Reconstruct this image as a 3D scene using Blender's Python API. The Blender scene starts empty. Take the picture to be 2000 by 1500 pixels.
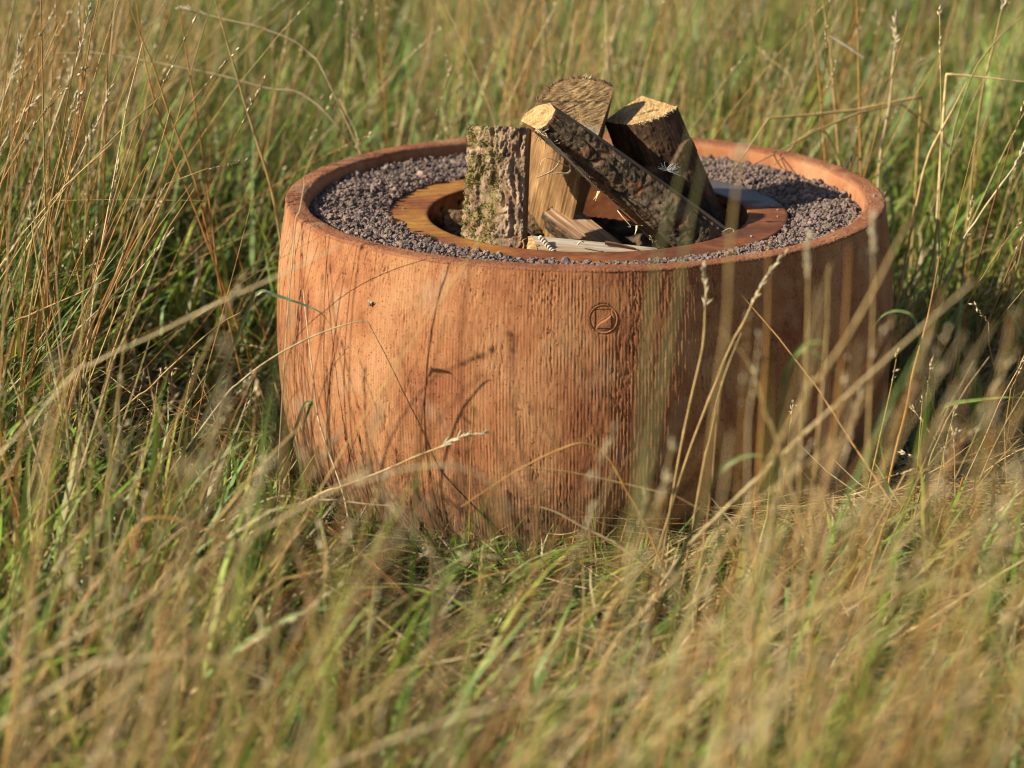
import bpy, math
import numpy as np
from mathutils import Vector

R = np.random.default_rng(7)
sc = bpy.context.scene
COL = sc.collection

# ------------------------------------------------------------------ camera, world, sun, exposure
PIT, YAW = 0.2966, 0.0262
CAM = np.array([0.0, -5.578, 1.844])
FPX = 5555.0
cd = bpy.data.cameras.new("camera")
cam = bpy.data.objects.new("camera", cd)
COL.objects.link(cam)
cam.location = CAM
cam.rotation_euler = (math.pi / 2 - PIT, 0, YAW)
cd.sensor_width = 36.0
cd.lens = 100.0
cd.clip_start = 0.05
cd.clip_end = 2000
cd.dof.use_dof = True
cd.dof.focus_distance = 5.43
cd.dof.aperture_fstop = 2.4
cd.dof.aperture_blades = 0
sc.camera = cam

SUN_EL = math.radians(29)
SUN_AZ = math.radians(16)          # from due left (-X) towards the camera
sdir = Vector((-math.cos(SUN_AZ) * math.cos(SUN_EL), -math.sin(SUN_AZ) * math.cos(SUN_EL), math.sin(SUN_EL)))
w = bpy.data.worlds.new("World")
sc.world = w
w.use_nodes = True
wn = w.node_tree.nodes
bg = wn["Background"]
sky = wn.new("ShaderNodeTexSky")
sky.sky_type = 'NISHITA'
sky.sun_disc = False
sky.sun_elevation = SUN_EL
sky.sun_rotation = math.atan2(sdir.x, sdir.y)
sky.air_density = 1.0
sky.dust_density = 1.2
w.node_tree.links.new(sky.outputs[0], bg.inputs[0])
bg.inputs[1].default_value = 0.066
sl = bpy.data.lights.new("sun", 'SUN')
sl.energy = 5.0
sl.angle = math.radians(0.55)
sl.color = (1.0, 0.905, 0.725)
so = bpy.data.objects.new("sun", sl)
COL.objects.link(so)
so.rotation_euler = (-sdir).to_track_quat('-Z', 'Y').to_euler()
so.location = (-4, -2, 5)
sc.view_settings.view_transform = 'Standard'
sc.view_settings.look = 'None'
sc.view_settings.exposure = 0.8
sc.view_settings.gamma = 1
sc.view_settings.use_curve_mapping = False
sc.render.engine = 'CYCLES'
sc.cycles.use_denoising = True
sc.cycles.filter_width = 1.15
sc.cycles.max_bounces = 8
sc.cycles.transmission_bounces = 6
sc.cycles.use_adaptive_sampling = False

# ------------------------------------------------------------------ picture -> world helpers
_c, _s, _cp, _sp = math.cos(YAW), math.sin(YAW), math.cos(PIT), math.sin(PIT)
FW = np.array([-_s * _cp, _c * _cp, -_sp])
RT = np.array([_c, _s, 0.0])
UP = np.cross(RT, FW)

def ray(px, py):
    return FW + RT * ((px - 1000) / FPX) + UP * ((750 - py) / FPX)

def at_y(px, py, y):
    d = ray(px, py)
    return CAM + d * ((y - CAM[1]) / d[1])

def at_plane(px, py, p, n):
    d = ray(px, py)
    return CAM + d * (np.dot(np.asarray(p) - CAM, n) / np.dot(d, n))

def project(P):
    v = P - CAM
    dep = v @ FW
    return 1000 + FPX * (v @ RT) / dep, 750 - FPX * (v @ UP) / dep

# ------------------------------------------------------------------ numpy noise
def _h(ix, iy, iz, seed):
    n = (ix.astype(np.int64) * 374761393 + iy.astype(np.int64) * 668265263 + iz.astype(np.int64) * 2147483647 + seed * 1274126177) & 0xffffffff
    n = ((n ^ (n >> 13)) * 1274126177) & 0xffffffff
    n = ((n ^ (n >> 16)) * 2246822519) & 0xffffffff
    return ((n ^ (n >> 15)) & 0xffffff) / float(0xffffff)

def vn(x, y, z=None, seed=0):
    x = np.asarray(x, float); y = np.asarray(y, float)
    z = np.zeros_like(x) if z is None else np.asarray(z, float)
    ix, iy, iz = np.floor(x), np.floor(y), np.floor(z)
    fx, fy, fz = x - ix, y - iy, z - iz
    fx, fy, fz = [f * f * (3 - 2 * f) for f in (fx, fy, fz)]
    ix, iy, iz = ix.astype(np.int64), iy.astype(np.int64), iz.astype(np.int64)
    out = 0
    for a in (0, 1):
        for b in (0, 1):
            wgt = (fx if a else 1 - fx) * (fy if b else 1 - fy)
            out = out + wgt * ((1 - fz) * _h(ix + a, iy + b, iz, seed) + fz * _h(ix + a, iy + b, iz + 1, seed))
    return out

def fbm(x, y, z=None, seed=0, oct=3):
    s, a, t = 0, 1.0, 0
    for k in range(oct):
        f = 2.03 ** k
        s = s + a * vn(x * f, y * f, None if z is None else z * f, seed + k * 17)
        t += a
        a *= 0.5
    return s / t

# ------------------------------------------------------------------ mesh helpers
def mesh(name, v, faces, attrs=None, smooth=True):
    """faces: list of int arrays, each (m,3) or (m,4)"""
    me = bpy.data.meshes.new(name)
    v = np.ascontiguousarray(v, dtype=np.float32)
    me.vertices.add(len(v))
    me.vertices.foreach_set("co", v.ravel())
    faces = [np.asarray(f, dtype=np.int32) for f in faces if len(f)]
    nl = sum(f.size for f in faces)
    npoly = sum(len(f) for f in faces)
    me.loops.add(nl)
    me.polygons.add(npoly)
    me.loops.foreach_set("vertex_index", np.concatenate([f.ravel() for f in faces]))
    st, o = [], 0
    for f in faces:
        k = f.shape[1]
        st.append(np.arange(len(f), dtype=np.int32) * k + o)
        o += f.size
    me.polygons.foreach_set("loop_start", np.concatenate(st))
    me.update(calc_edges=True)
    me.polygons.foreach_set("use_smooth", np.full(npoly, smooth))
    for an, (typ, dat) in (attrs or {}).items():
        at = me.attributes.new(an, typ, 'POINT')
        key = {'FLOAT': 'value', 'FLOAT_VECTOR': 'vector', 'FLOAT_COLOR': 'color'}[typ]
        at.data.foreach_set(key, np.ascontiguousarray(dat, dtype=np.float32).ravel())
    me.update()
    return me

def grid_faces(n, m, closed=False):
    i = np.arange(n if closed else n - 1)[:, None]
    j = np.arange(m - 1)[None, :]
    a = i * m + j
    b = ((i + 1) % n) * m + j
    return np.stack([a, b, b + 1, a + 1], -1).reshape(-1, 4)

def obj(name, me, mat=None, parent=None):
    o = bpy.data.objects.new(name, me)
    COL.objects.link(o)
    if mat is not None:
        me.materials.append(mat)
    if parent is not None:
        o.parent = parent
        o.matrix_parent_inverse = parent.matrix_world.inverted()
    return o

def thing(name, label, cat, loc=(0, 0, 0), group=None):
    o = bpy.data.objects.new(name, None)
    COL.objects.link(o)
    o.location = loc
    o.empty_display_size = 0.05
    bpy.context.view_layer.update()
    o['label'] = label; o['category'] = cat; o['kind'] = 'thing'
    if group:
        o['group'] = group
    return o

def tag(o, label, cat=None, group=None, kind='thing'):
    o['label'] = label
    if cat: o['category'] = cat
    if group: o['group'] = group
    o['kind'] = kind
    return o

def spline(P, n):
    """Catmull-Rom through rows of P"""
    P = np.asarray(P, float)
    if len(P) == 2:
        t = np.linspace(0, 1, n)[:, None]
        return P[0] * (1 - t) + P[1] * t
    Q = np.vstack([2 * P[0] - P[1], P, 2 * P[-1] - P[-2]])
    t = np.linspace(0, len(P) - 1 - 1e-9, n)
    k = t.astype(int); f = (t - k)[:, None]
    a, b, c, d = Q[k], Q[k + 1], Q[k + 2], Q[k + 3]
    return 0.5 * (2 * b + (c - a) * f + (2 * a - 5 * b + 4 * c - d) * f ** 2 + (3 * b - 3 * c + d - a) * f ** 3)

def tube(P, rad, sides=6, flat=1.0):
    P = np.asarray(P, float); n = len(P)
    rad = np.broadcast_to(np.asarray(rad, float), (n,))
    T = np.gradient(P, axis=0); T /= np.linalg.norm(T, axis=1)[:, None] + 1e-12
    ref = np.array([0.31, 0.9, 0.3]); ref = ref - T[0] * (ref @ T[0])
    N = []
    for k in range(n):
        ref = ref - T[k] * (ref @ T[k]); ref = ref / (np.linalg.norm(ref) + 1e-12)
        N.append(ref)
    N = np.array(N); B = np.cross(T, N)
    a = np.arange(sides) * 2 * np.pi / sides
    V = P[:, None] + rad[:, None, None] * (np.cos(a)[None, :, None] * B[:, None] + flat * np.sin(a)[None, :, None] * N[:, None])
    V = V.reshape(-1, 3)
    i = np.arange(n - 1)[:, None]; j = np.arange(sides)[None, :]
    F = np.stack([i * sides + j, i * sides + (j + 1) % sides, (i + 1) * sides + (j + 1) % sides, (i + 1) * sides + j], -1).reshape(-1, 4)
    return V, F

class Acc:
    """collects pieces into one mesh"""
    def __init__(s): s.v = []; s.q = []; s.t = []; s.c = []; s.n = 0
    def add(s, v, q=None, t=None, c=None):
        if q is not None: s.q.append(np.asarray(q) + s.n)
        if t is not None: s.t.append(np.asarray(t) + s.n)
        s.v.append(v); s.n += len(v)
        if c is not None: s.c.append(np.broadcast_to(np.asarray(c, float), (len(v), 3)))
    def mesh(s, name, smooth=True):
        f = []
        if s.q: f.append(np.vstack(s.q))
        if s.t: f.append(np.vstack(s.t))
        v = np.vstack(s.v)
        at = {}
        if s.c:
            c = np.vstack(s.c)
            at['tint'] = ('FLOAT_COLOR', np.hstack([c, np.ones((len(c), 1))]))
        return mesh(name, v, f, at, smooth)

# ------------------------------------------------------------------ materials
def nodes(name):
    m = bpy.data.materials.new(name); m.use_nodes = True
    nt = m.node_tree
    return m, nt, nt.nodes["Principled BSDF"], nt.nodes["Material Output"]

def N(nt, t, **kw):
    n = nt.nodes.new(t)
    for k, v in kw.items():
        if k.startswith('_'): setattr(n, k[1:], v)
        else: n.inputs[k.replace('__', ' ')].default_value = v
    return n

def L(nt, a, b): nt.links.new(a, b)

def ramp(nt, stops):
    r = nt.nodes.new("ShaderNodeValToRGB")
    e = r.color_ramp.elements
    while len(e) < len(stops): e.new(0.5)
    for k, (p, c) in enumerate(stops):
        e[k].position = p
        e[k].color = (*c, 1) if len(c) == 3 else c
    return r

def noise(nt, vec, scale, detail=4, rough=0.55, dist=0):
    n = N(nt, "ShaderNodeTexNoise", Scale=scale, Detail=detail, Roughness=rough, Distortion=dist)
    if vec is not None: L(nt, vec, n.inputs['Vector'])
    return n

def mapped(nt, src, scale):
    m = N(nt, "ShaderNodeMapping"); m.inputs['Scale'].default_value = scale
    L(nt, src, m.inputs['Vector']); return m.outputs[0]

def mix(nt, fac, a, b, mode='MIX'):
    m = nt.nodes.new("ShaderNodeMix"); m.data_type = 'RGBA'; m.blend_type = mode
    for s, x in ((m.inputs[0], fac), (m.inputs[6], a), (m.inputs[7], b)):
        if hasattr(x, 'is_linked') or hasattr(x, 'links'): L(nt, x, s)
        elif isinstance(x, tuple): s.default_value = (*x, 1)
        else: s.default_value = x
    return m.outputs[2]

def bump(nt, bs, h, dist, strength=1.0):
    b = N(nt, "ShaderNodeBump", Strength=strength, Distance=dist)
    L(nt, h, b.inputs['Height']); L(nt, b.outputs[0], bs.inputs['Normal']); return b

def attr(nt, name):
    return N(nt, "ShaderNodeAttribute", _attribute_name=name)

def mat_terracotta(name, rim=False, inner=False):
    m, nt, bs, out = nodes(name)
    co = N(nt, "ShaderNodeTexCoord").outputs['Object']
    big = noise(nt, mapped(nt, co, (1, 1, 0.7)), 7, 6, 0.65)
    if rim:
        c = ramp(nt, [(0.3, (0.20, 0.075, 0.036)), (0.5, (0.275, 0.110, 0.052)), (0.68, (0.35, 0.158, 0.075))])
    else:
        c = ramp(nt, [(0.32, (0.225, 0.078, 0.035)), (0.48, (0.335, 0.141, 0.060)), (0.64, (0.410, 0.205, 0.096))])
    if inner: c = ramp(nt, [(0.3, (0.28, 0.112, 0.050)), (0.5, (0.33, 0.142, 0.064)), (0.68, (0.37, 0.172, 0.08))])
    L(nt, big.outputs[0], c.inputs[0])
    # vertical streaks of paler and darker cement
    st = noise(nt, mapped(nt, co, (1, 1, 0.035)), 42, 4, 0.6)
    sr = ramp(nt, [(0.34, (0.80, 0.74, 0.70)), (0.6, (1.1, 1.08, 1.05))]); L(nt, st.outputs[0], sr.inputs[0])
    col = mix(nt, 0.22 if not rim else 0.2, c.outputs[0], sr.outputs[0], 'MULTIPLY')
    # small dark spots: the shade inside deep pores, painted into the colour
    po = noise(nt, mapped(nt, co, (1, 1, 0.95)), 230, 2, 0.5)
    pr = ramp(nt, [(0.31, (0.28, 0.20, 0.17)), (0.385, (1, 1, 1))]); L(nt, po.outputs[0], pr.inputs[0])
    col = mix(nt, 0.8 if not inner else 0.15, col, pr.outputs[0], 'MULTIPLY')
    # grey lime bloom patches
    gb = noise(nt, co, 9, 5, 0.65)
    gr = ramp(nt, [(0.54, (0, 0, 0)), (0.70, (0.6, 0.6, 0.6))]); L(nt, gb.outputs[0], gr.inputs[0])
    col = mix(nt, gr.outputs[0], col, (0.40, 0.250, 0.145))
    # dark blotches, and mud splashed up from the ground at the foot
    bl = noise(nt, mapped(nt, co, (1, 1, 0.8)), 17, 6, 0.7)
    br = ramp(nt, [(0.52, (1, 1, 1)), (0.68, (0.66, 0.58, 0.54))]); L(nt, bl.outputs[0], br.inputs[0])
    col = mix(nt, 0.9, col, br.outputs[0], 'MULTIPLY')
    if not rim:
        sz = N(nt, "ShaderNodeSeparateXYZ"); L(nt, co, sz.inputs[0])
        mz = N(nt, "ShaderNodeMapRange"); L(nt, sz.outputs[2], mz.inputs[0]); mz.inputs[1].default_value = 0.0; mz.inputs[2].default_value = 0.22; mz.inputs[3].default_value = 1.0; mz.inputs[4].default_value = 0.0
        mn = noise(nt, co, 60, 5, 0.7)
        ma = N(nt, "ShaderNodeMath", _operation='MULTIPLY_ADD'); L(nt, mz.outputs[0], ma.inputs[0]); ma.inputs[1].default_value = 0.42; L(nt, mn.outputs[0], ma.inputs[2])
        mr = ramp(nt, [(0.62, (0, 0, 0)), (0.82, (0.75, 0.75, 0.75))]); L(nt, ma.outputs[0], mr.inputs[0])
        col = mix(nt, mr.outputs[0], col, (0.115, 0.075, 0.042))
    L(nt, col, bs.inputs['Base Color'])
    bs.inputs['Roughness'].default_value = 0.88
    bs.inputs['Specular IOR Level'].default_value = 0.2
    fine = noise(nt, co, 420, 3, 0.6)
    bump(nt, bs, fine.outputs[0], 0.0012 if not rim else (0.0004 if inner else 0.0026), 0.7)
    return m

def mat_corten():
    m, nt, bs, out = nodes("weathering_steel")
    co = N(nt, "ShaderNodeTexCoord").outputs['Object']
    big = noise(nt, co, 6, 5, 0.6, 0.6)
    c = ramp(nt, [(0.32, (0.11, 0.037, 0.017)), (0.47, (0.205, 0.068, 0.024)), (0.57, (0.29, 0.112, 0.028)), (0.72, (0.37, 0.19, 0.036))])
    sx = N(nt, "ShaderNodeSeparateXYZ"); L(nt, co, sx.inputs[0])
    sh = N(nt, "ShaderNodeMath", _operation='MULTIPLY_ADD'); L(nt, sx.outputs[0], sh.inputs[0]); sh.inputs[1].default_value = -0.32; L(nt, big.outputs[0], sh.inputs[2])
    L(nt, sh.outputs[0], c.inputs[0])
    st = noise(nt, mapped(nt, co, (0.75, 1.25, 1)), 34, 6, 0.7)
    sr = ramp(nt, [(0.35, (0.6, 0.5, 0.42)), (0.65, (1.25, 1.22, 1.1))]); L(nt, st.outputs[0], sr.inputs[0])
    col = mix(nt, 0.7, c.outputs[0], sr.outputs[0], 'MULTIPLY')
    sp = noise(nt, co, 130, 4, 0.7)
    pr = ramp(nt, [(0.30, (0.35, 0.3, 0.28)), (0.40, (1, 1, 1)), (0.66, (1, 1, 1)), (0.74, (1.5, 1.4, 1.2))]); L(nt, sp.outputs[0], pr.inputs[0])
    col = mix(nt, 0.8, col, pr.outputs[0], 'MULTIPLY')
    # blue-grey mill scale still left on the right rear quarter of the flange
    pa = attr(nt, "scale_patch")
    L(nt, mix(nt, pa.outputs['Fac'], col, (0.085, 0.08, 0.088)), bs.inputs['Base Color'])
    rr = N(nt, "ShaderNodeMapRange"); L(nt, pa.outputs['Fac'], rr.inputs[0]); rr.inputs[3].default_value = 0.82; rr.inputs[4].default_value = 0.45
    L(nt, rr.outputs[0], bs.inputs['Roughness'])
    bs.inputs['Specular IOR Level'].default_value = 0.3
    bump(nt, bs, sp.outputs[0], 0.0012, 0.8)
    return m

def mat_lava():
    m, nt, bs, out = nodes("lava_stone")
    a = attr(nt, "tint")
    co = N(nt, "ShaderNodeTexCoord").outputs['Object']
    n = noise(nt, co, 330, 3, 0.6)
    r = ramp(nt, [(0.35, (0.55, 0.52, 0.52)), (0.65, (1.25, 1.22, 1.2))]); L(nt, n.outputs[0], r.inputs[0])
    L(nt, mix(nt, 0.8, a.outputs['Color'], r.outputs[0], 'MULTIPLY'), bs.inputs['Base Color'])
    bs.inputs['Roughness'].default_value = 0.92
    bs.inputs['Specular IOR Level'].default_value = 0.2
    bump(nt, bs, n.outputs[0], 0.0025, 1)
    return m

def mat_bark(name, dark, mid, light, moss=0.0, orange=0.3, lich=0.8):
    m, nt, bs, out = nodes(name)
    co = attr(nt, "co").outputs['Vector']
    n1 = noise(nt, mapped(nt, co, (1, 0.5, 1)), 55, 5, 0.65)
    c = ramp(nt, [(0.33, dark), (0.5, mid), (0.68, light)]); L(nt, n1.outputs[0], c.inputs[0])
    n2 = noise(nt, co, 30, 4, 0.6)
    r2 = ramp(nt, [(0.52, (0, 0, 0)), (0.64, (1, 1, 1))]); L(nt, n2.outputs[0], r2.inputs[0])
    f = N(nt, "ShaderNodeMath", _operation='MULTIPLY'); L(nt, r2.outputs[0], f.inputs[0]); f.inputs[1].default_value = orange
    col = mix(nt, f.outputs[0], c.outputs[0], (0.28, 0.105, 0.05))
    # lichen flecks
    n3 = noise(nt, co, 190, 2, 0.5)
    r3 = ramp(nt, [(0.66, (0, 0, 0)), (0.74, (lich, lich, lich))]); L(nt, n3.outputs[0], r3.inputs[0])
    col = mix(nt, r3.outputs[0], col, (0.36, 0.33, 0.27))
    if moss:
        ms = attr(nt, "moss")
        n4 = noise(nt, co, 140, 3, 0.6)
        cm = ramp(nt, [(0.3, (0.06, 0.055, 0.018)), (0.5, (0.17, 0.14, 0.045)), (0.72, (0.29, 0.24, 0.10))]); L(nt, n4.outputs[0], cm.inputs[0])
        col = mix(nt, ms.outputs['Fac'], col, cm.outputs[0])
    L(nt, col, bs.inputs['Base Color'])
    bs.inputs['Roughness'].default_value = 0.9
    bs.inputs['Specular IOR Level'].default_value = 0.15
    n5 = noise(nt, mapped(nt, co, (1, 0.6, 1)), 260, 4, 0.65)
    bump(nt, bs, n5.outputs[0], 0.003, 0.8)
    return m

def mat_split(name, dark, mid, light, stain=None, stain_amt=0.0):
    m, nt, bs, out = nodes(name)
    co = attr(nt, "co").outputs['Vector']
    n1 = noise(nt, mapped(nt, co, (1, 0.045, 1)), 230, 5, 0.6, 0.4)
    c = ramp(nt, [(0.3, dark), (0.5, mid), (0.7, light)]); L(nt, n1.outputs[0], c.inputs[0])
    n2 = noise(nt, mapped(nt, co, (1, 0.22, 1)), 28, 4, 0.6)
    r2 = ramp(nt, [(0.35, (0.72, 0.64, 0.56)), (0.62, (1.1, 1.08, 1.06))]); L(nt, n2.outputs[0], r2.inputs[0])
    col = mix(nt, 0.8, c.outputs[0], r2.outputs[0], 'MULTIPLY')
    if stain:
        n3 = noise(nt, mapped(nt, co, (1, 0.3, 1)), 17, 5, 0.65)
        r3 = ramp(nt, [(0.5 - 0.3 * stain_amt, (0, 0, 0)), (0.72 - 0.3 * stain_amt, (1, 1, 1))]); L(nt, n3.outputs[0], r3.inputs[0])
        col = mix(nt, r3.outputs[0], col, stain)
    L(nt, col, bs.inputs['Base Color'])
    bs.inputs['Roughness'].default_value = 0.75
    bs.inputs['Specular IOR Level'].default_value = 0.25
    bump(nt, bs, n1.outputs[0], 0.0016, 0.9)
    return m

def mat_sawn(name, dark, mid, light, grey=None):
    m, nt, bs, out = nodes(name)
    co = attr(nt, "co").outputs['Vector']
    ln = N(nt, "ShaderNodeVectorMath", _operation='LENGTH'); L(nt, co, ln.inputs[0])
    nz = noise(nt, co, 30, 3, 0.6)
    ad = N(nt, "ShaderNodeMath", _operation='MULTIPLY_ADD'); L(nt, nz.outputs[0], ad.inputs[0]); ad.inputs[1].default_value = 0.012; L(nt, ln.outputs['Value'], ad.inputs[2])
    fr = N(nt, "ShaderNodeMath", _operation='MULTIPLY'); L(nt, ad.outputs[0], fr.inputs[0]); fr.inputs[1].default_value = 900
    si = N(nt, "ShaderNodeMath", _operation='SINE'); L(nt, fr.outputs[0], si.inputs[0])
    # saw marks: stretched noise
    rot = N(nt, "ShaderNodeMapping"); rot.inputs['Rotation'].default_value = (0, 0, 0.95); L(nt, co, rot.inputs[0])
    saw = noise(nt, mapped(nt, rot.outputs[0], (1, 0.16, 1)), 170, 4, 0.65, 0.5)
    c = ramp(nt, [(0.33, dark), (0.5, mid), (0.66, light)]); L(nt, saw.outputs[0], c.inputs[0])
    rr = N(nt, "ShaderNodeMapRange"); L(nt, si.outputs[0], rr.inputs[0]); rr.inputs[1].default_value = -1; rr.inputs[3].default_value = 0.78; rr.inputs[4].default_value = 1.08
    col = mix(nt, 1.0, c.outputs[0], rr.outputs[0], 'MULTIPLY')
    # drying cracks running out from the pith
    sx = N(nt, "ShaderNodeSeparateXYZ"); L(nt, co, sx.inputs[0])
    at2 = N(nt, "ShaderNodeMath", _operation='ARCTAN2'); L(nt, sx.outputs[1], at2.inputs[0]); L(nt, sx.outputs[0], at2.inputs[1])
    cb = N(nt, "ShaderNodeCombineXYZ"); L(nt, at2.outputs[0], cb.inputs[0]); L(nt, ln.outputs['Value'], cb.inputs[1])
    ck = noise(nt, mapped(nt, cb.outputs[0], (5.0, 14.0, 1)), 1.0, 3, 0.6)
    ckr = ramp(nt, [(0.49, (1, 1, 1)), (0.5, (0.5, 0.4, 0.3)), (0.51, (1, 1, 1))]); L(nt, ck.outputs[0], ckr.inputs[0])
    bl = noise(nt, co, 45, 4, 0.65)
    blr = ramp(nt, [(0.4, (0.72, 0.64, 0.56)), (0.6, (1.05, 1.05, 1.05))]); L(nt, bl.outputs[0], blr.inputs[0])
    col = mix(nt, 0.6, col, ckr.outputs[0], 'MULTIPLY')
    col = mix(nt, 0.8, col, blr.outputs[0], 'MULTIPLY')
    if grey:
        g = attr(nt, "grey")
        n4 = noise(nt, co, 90, 3, 0.6)
        gg = N(nt, "ShaderNodeMath", _operation='MULTIPLY'); L(nt, g.outputs['Fac'], gg.inputs[0]); L(nt, n4.outputs[0], gg.inputs[1])
        g2 = N(nt, "ShaderNodeMath", _operation='MULTIPLY'); L(nt, gg.outputs[0], g2.inputs[0]); g2.inputs[1].default_value = 1.8; g2.use_clamp = True
        col = mix(nt, g2.outputs[0], col, grey)
    L(nt, col, bs.inputs['Base Color'])
    bs.inputs['Roughness'].default_value = 0.85
    bs.inputs['Specular IOR Level'].default_value = 0.2
    bump(nt, bs, saw.outputs[0], 0.003, 0.9)
    return m

def mat_plant(name, trans=0.35, rough=0.55, spec=0.35):
    m, nt, bs, out = nodes(name)
    a = attr(nt, "tint")
    co = N(nt, "ShaderNodeTexCoord").outputs['Object']
    n = noise(nt, co, 45, 3, 0.6)
    r = ramp(nt, [(0.3, (0.72, 0.72, 0.72)), (0.7, (1.2, 1.2, 1.2))]); L(nt, n.outputs[0], r.inputs[0])
    col = mix(nt, 1.0, a.outputs['Color'], r.outputs[0], 'MULTIPLY')
    L(nt, col, bs.inputs['Base Color'])
    bs.inputs['Roughness'].default_value = rough
    bs.inputs['Specular IOR Level'].default_value = spec
    if trans:
        tr = N(nt, "ShaderNodeBsdfTranslucent"); L(nt, col, tr.inputs[0])
        ms = N(nt, "ShaderNodeMixShader"); ms.inputs[0].default_value = trans
        L(nt, bs.outputs[0], ms.inputs[1]); L(nt, tr.outputs[0], ms.inputs[2]); L(nt, ms.outputs[0], out.inputs[0])
    return m

def mat_plain(name, c, rough=0.6, spec=0.4, metal=0.0, nscale=80, var=0.3):
    m, nt, bs, out = nodes(name)
    co = N(nt, "ShaderNodeTexCoord").outputs['Object']
    n = noise(nt, co, nscale, 3, 0.6)
    r = ramp(nt, [(0.3, tuple(x * (1 - var) for x in c)), (0.7, tuple(min(1, x * (1 + var)) for x in c))]); L(nt, n.outputs[0], r.inputs[0])
    L(nt, r.outputs[0], bs.inputs['Base Color'])
    bs.inputs['Roughness'].default_value = rough
    bs.inputs['Specular IOR Level'].default_value = spec
    bs.inputs['Metallic'].default_value = metal
    return m

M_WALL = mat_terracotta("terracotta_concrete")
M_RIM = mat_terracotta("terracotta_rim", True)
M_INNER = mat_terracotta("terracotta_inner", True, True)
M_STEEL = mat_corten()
M_LAVA = mat_lava()
M_GRASS = mat_plant("grass_blade", 0.28, 0.5, 0.35)
M_STRAW = mat_plant("dry_straw", 0.2, 0.55, 0.35)
M_MOSS = mat_plant("moss_leaf", 0.3, 0.7, 0.15)

def mat_soil():
    m, nt, bs, out = nodes("meadow_soil")
    co = N(nt, "ShaderNodeTexCoord").outputs['Object']
    n = noise(nt, co, 3, 6, 0.65)
    c = ramp(nt, [(0.35, (0.035, 0.032, 0.014)), (0.55, (0.065, 0.072, 0.020)), (0.7, (0.12, 0.105, 0.04))]); L(nt, n.outputs[0], c.inputs[0])
    n2 = noise(nt, co, 70, 5, 0.7)
    r = ramp(nt, [(0.3, (0.5, 0.5, 0.5)), (0.7, (1.4, 1.4, 1.3))]); L(nt, n2.outputs[0], r.inputs[0])
    L(nt, mix(nt, 1.0, c.outputs[0], r.outputs[0], 'MULTIPLY'), bs.inputs['Base Color'])
    bs.inputs['Roughness'].default_value = 0.95
    bump(nt, bs, n2.outputs[0], 0.02, 0.8)
    return m

# ------------------------------------------------------------------ ground: one sheet, fine near the pit and reaching the horizon
gx = np.concatenate([[-900, -300, -90, -30], np.linspace(-10, 10, 61), [30, 90, 300, 900]])
gy = np.concatenate([[-900, -300, -90, -30], np.linspace(-8, 18, 79), [40, 90, 300, 900]])
X, Y = np.meshgrid(gx, gy, indexing='ij')
Z = np.where((abs(X) < 11) & (abs(Y) < 20), (fbm(X * 1.3 + 50, Y * 1.3 + 50, seed=3) - 0.55) * 0.06, -0.02)
Z = np.minimum(Z, 0.012)
Z = np.where(np.hypot(X, Y) < 1.0, -0.004, Z)
o = obj("meadow_ground", mesh("meadow_ground", np.stack([X, Y, Z], -1).reshape(-1, 3), [grid_faces(len(gx), len(gy))]), mat_soil())
tag(o, "dark soil of the meadow under the grass", kind='structure')

# ------------------------------------------------------------------ fire pit: ribbed terracotta surround
H = 0.5395
pit = thing("fire_pit", "round terracotta fire pit surround with ribbed bulging wall standing in long grass", "fire pit", (0, 0, 0))
prof = np.array([(0.585, -0.02), (0.588, 0.0), (0.598, 0.04), (0.6085, 0.085), (0.6160, 0.14), (0.6205, 0.20), (0.6225, 0.27), (0.6205, 0.34), (0.616, 0.41), (0.609, 0.47), (0.603, 0.51), (0.5995, 0.5335)])
pr = spline(prof, 145)
# finer columns on the side that can be seen
def ang(front, back):
    a = np.linspace(math.radians(-205), math.radians(25), front, endpoint=False)
    b = np.linspace(math.radians(25), math.radians(155), back, endpoint=False)
    return np.concatenate([a, b])
TH = ang(1920, 240)
T, K = np.meshgrid(TH, np.arange(len(pr)), indexing='ij')
rad = pr[:, 0][K]; zz = pr[:, 1][K]
s = T * 0.6                                   # arc length
wob = (fbm(s * 16, zz * 1.5, seed=11) - 0.5) * 2.2 + (fbm(s * 80, zz * 26, seed=12) - 0.5) * 2.0
rib = np.sin(620 * T + wob)
str_ = (fbm(s * 330 + wob * 0.3, zz * 5, seed=13, oct=2) - 0.5) * 3.0
rib = 0.72 * rib + 0.28 * str_
patch = fbm(s * 7 + 9, zz * 4, seed=21)
brk = fbm(s * 55, zz * 32, seed=22)
amp = (0.00018 + 0.00030 * np.clip((patch - 0.34) * 3.0, 0, 1)) * np.clip((brk - 0.22) * 2.6, 0.15, 1.25)
d = rib * amp
d += (fbm(s * 200, zz * 70, seed=31, oct=2) - 0.5) * 0.0015
d += (fbm(s * 12, zz * 5, seed=41) - 0.5) * 0.0022
# pits: sharp voids, in vertical streaks
clus = fbm(s * 34, zz * 8, seed=61)
cl1 = np.clip((clus - 0.50) * 4, 0, 0.8)
pv = vn(s * 430, zz * 230, seed=51)
d -= 0.0024 * np.clip((pv - (0.915 - 0.28 * cl1)) * 6, 0, 1)
pv2 = vn(s * 230, zz * 130, seed=71)
d -= 0.0034 * np.clip((pv2 - (0.965 - 0.13 * cl1)) * 9, 0, 1)
pv3 = vn(s * 260, zz * 26, seed=73)
d -= 0.0012 * np.clip((pv3 - (0.93 - 0.2 * cl1)) * 6, 0, 1)
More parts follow.
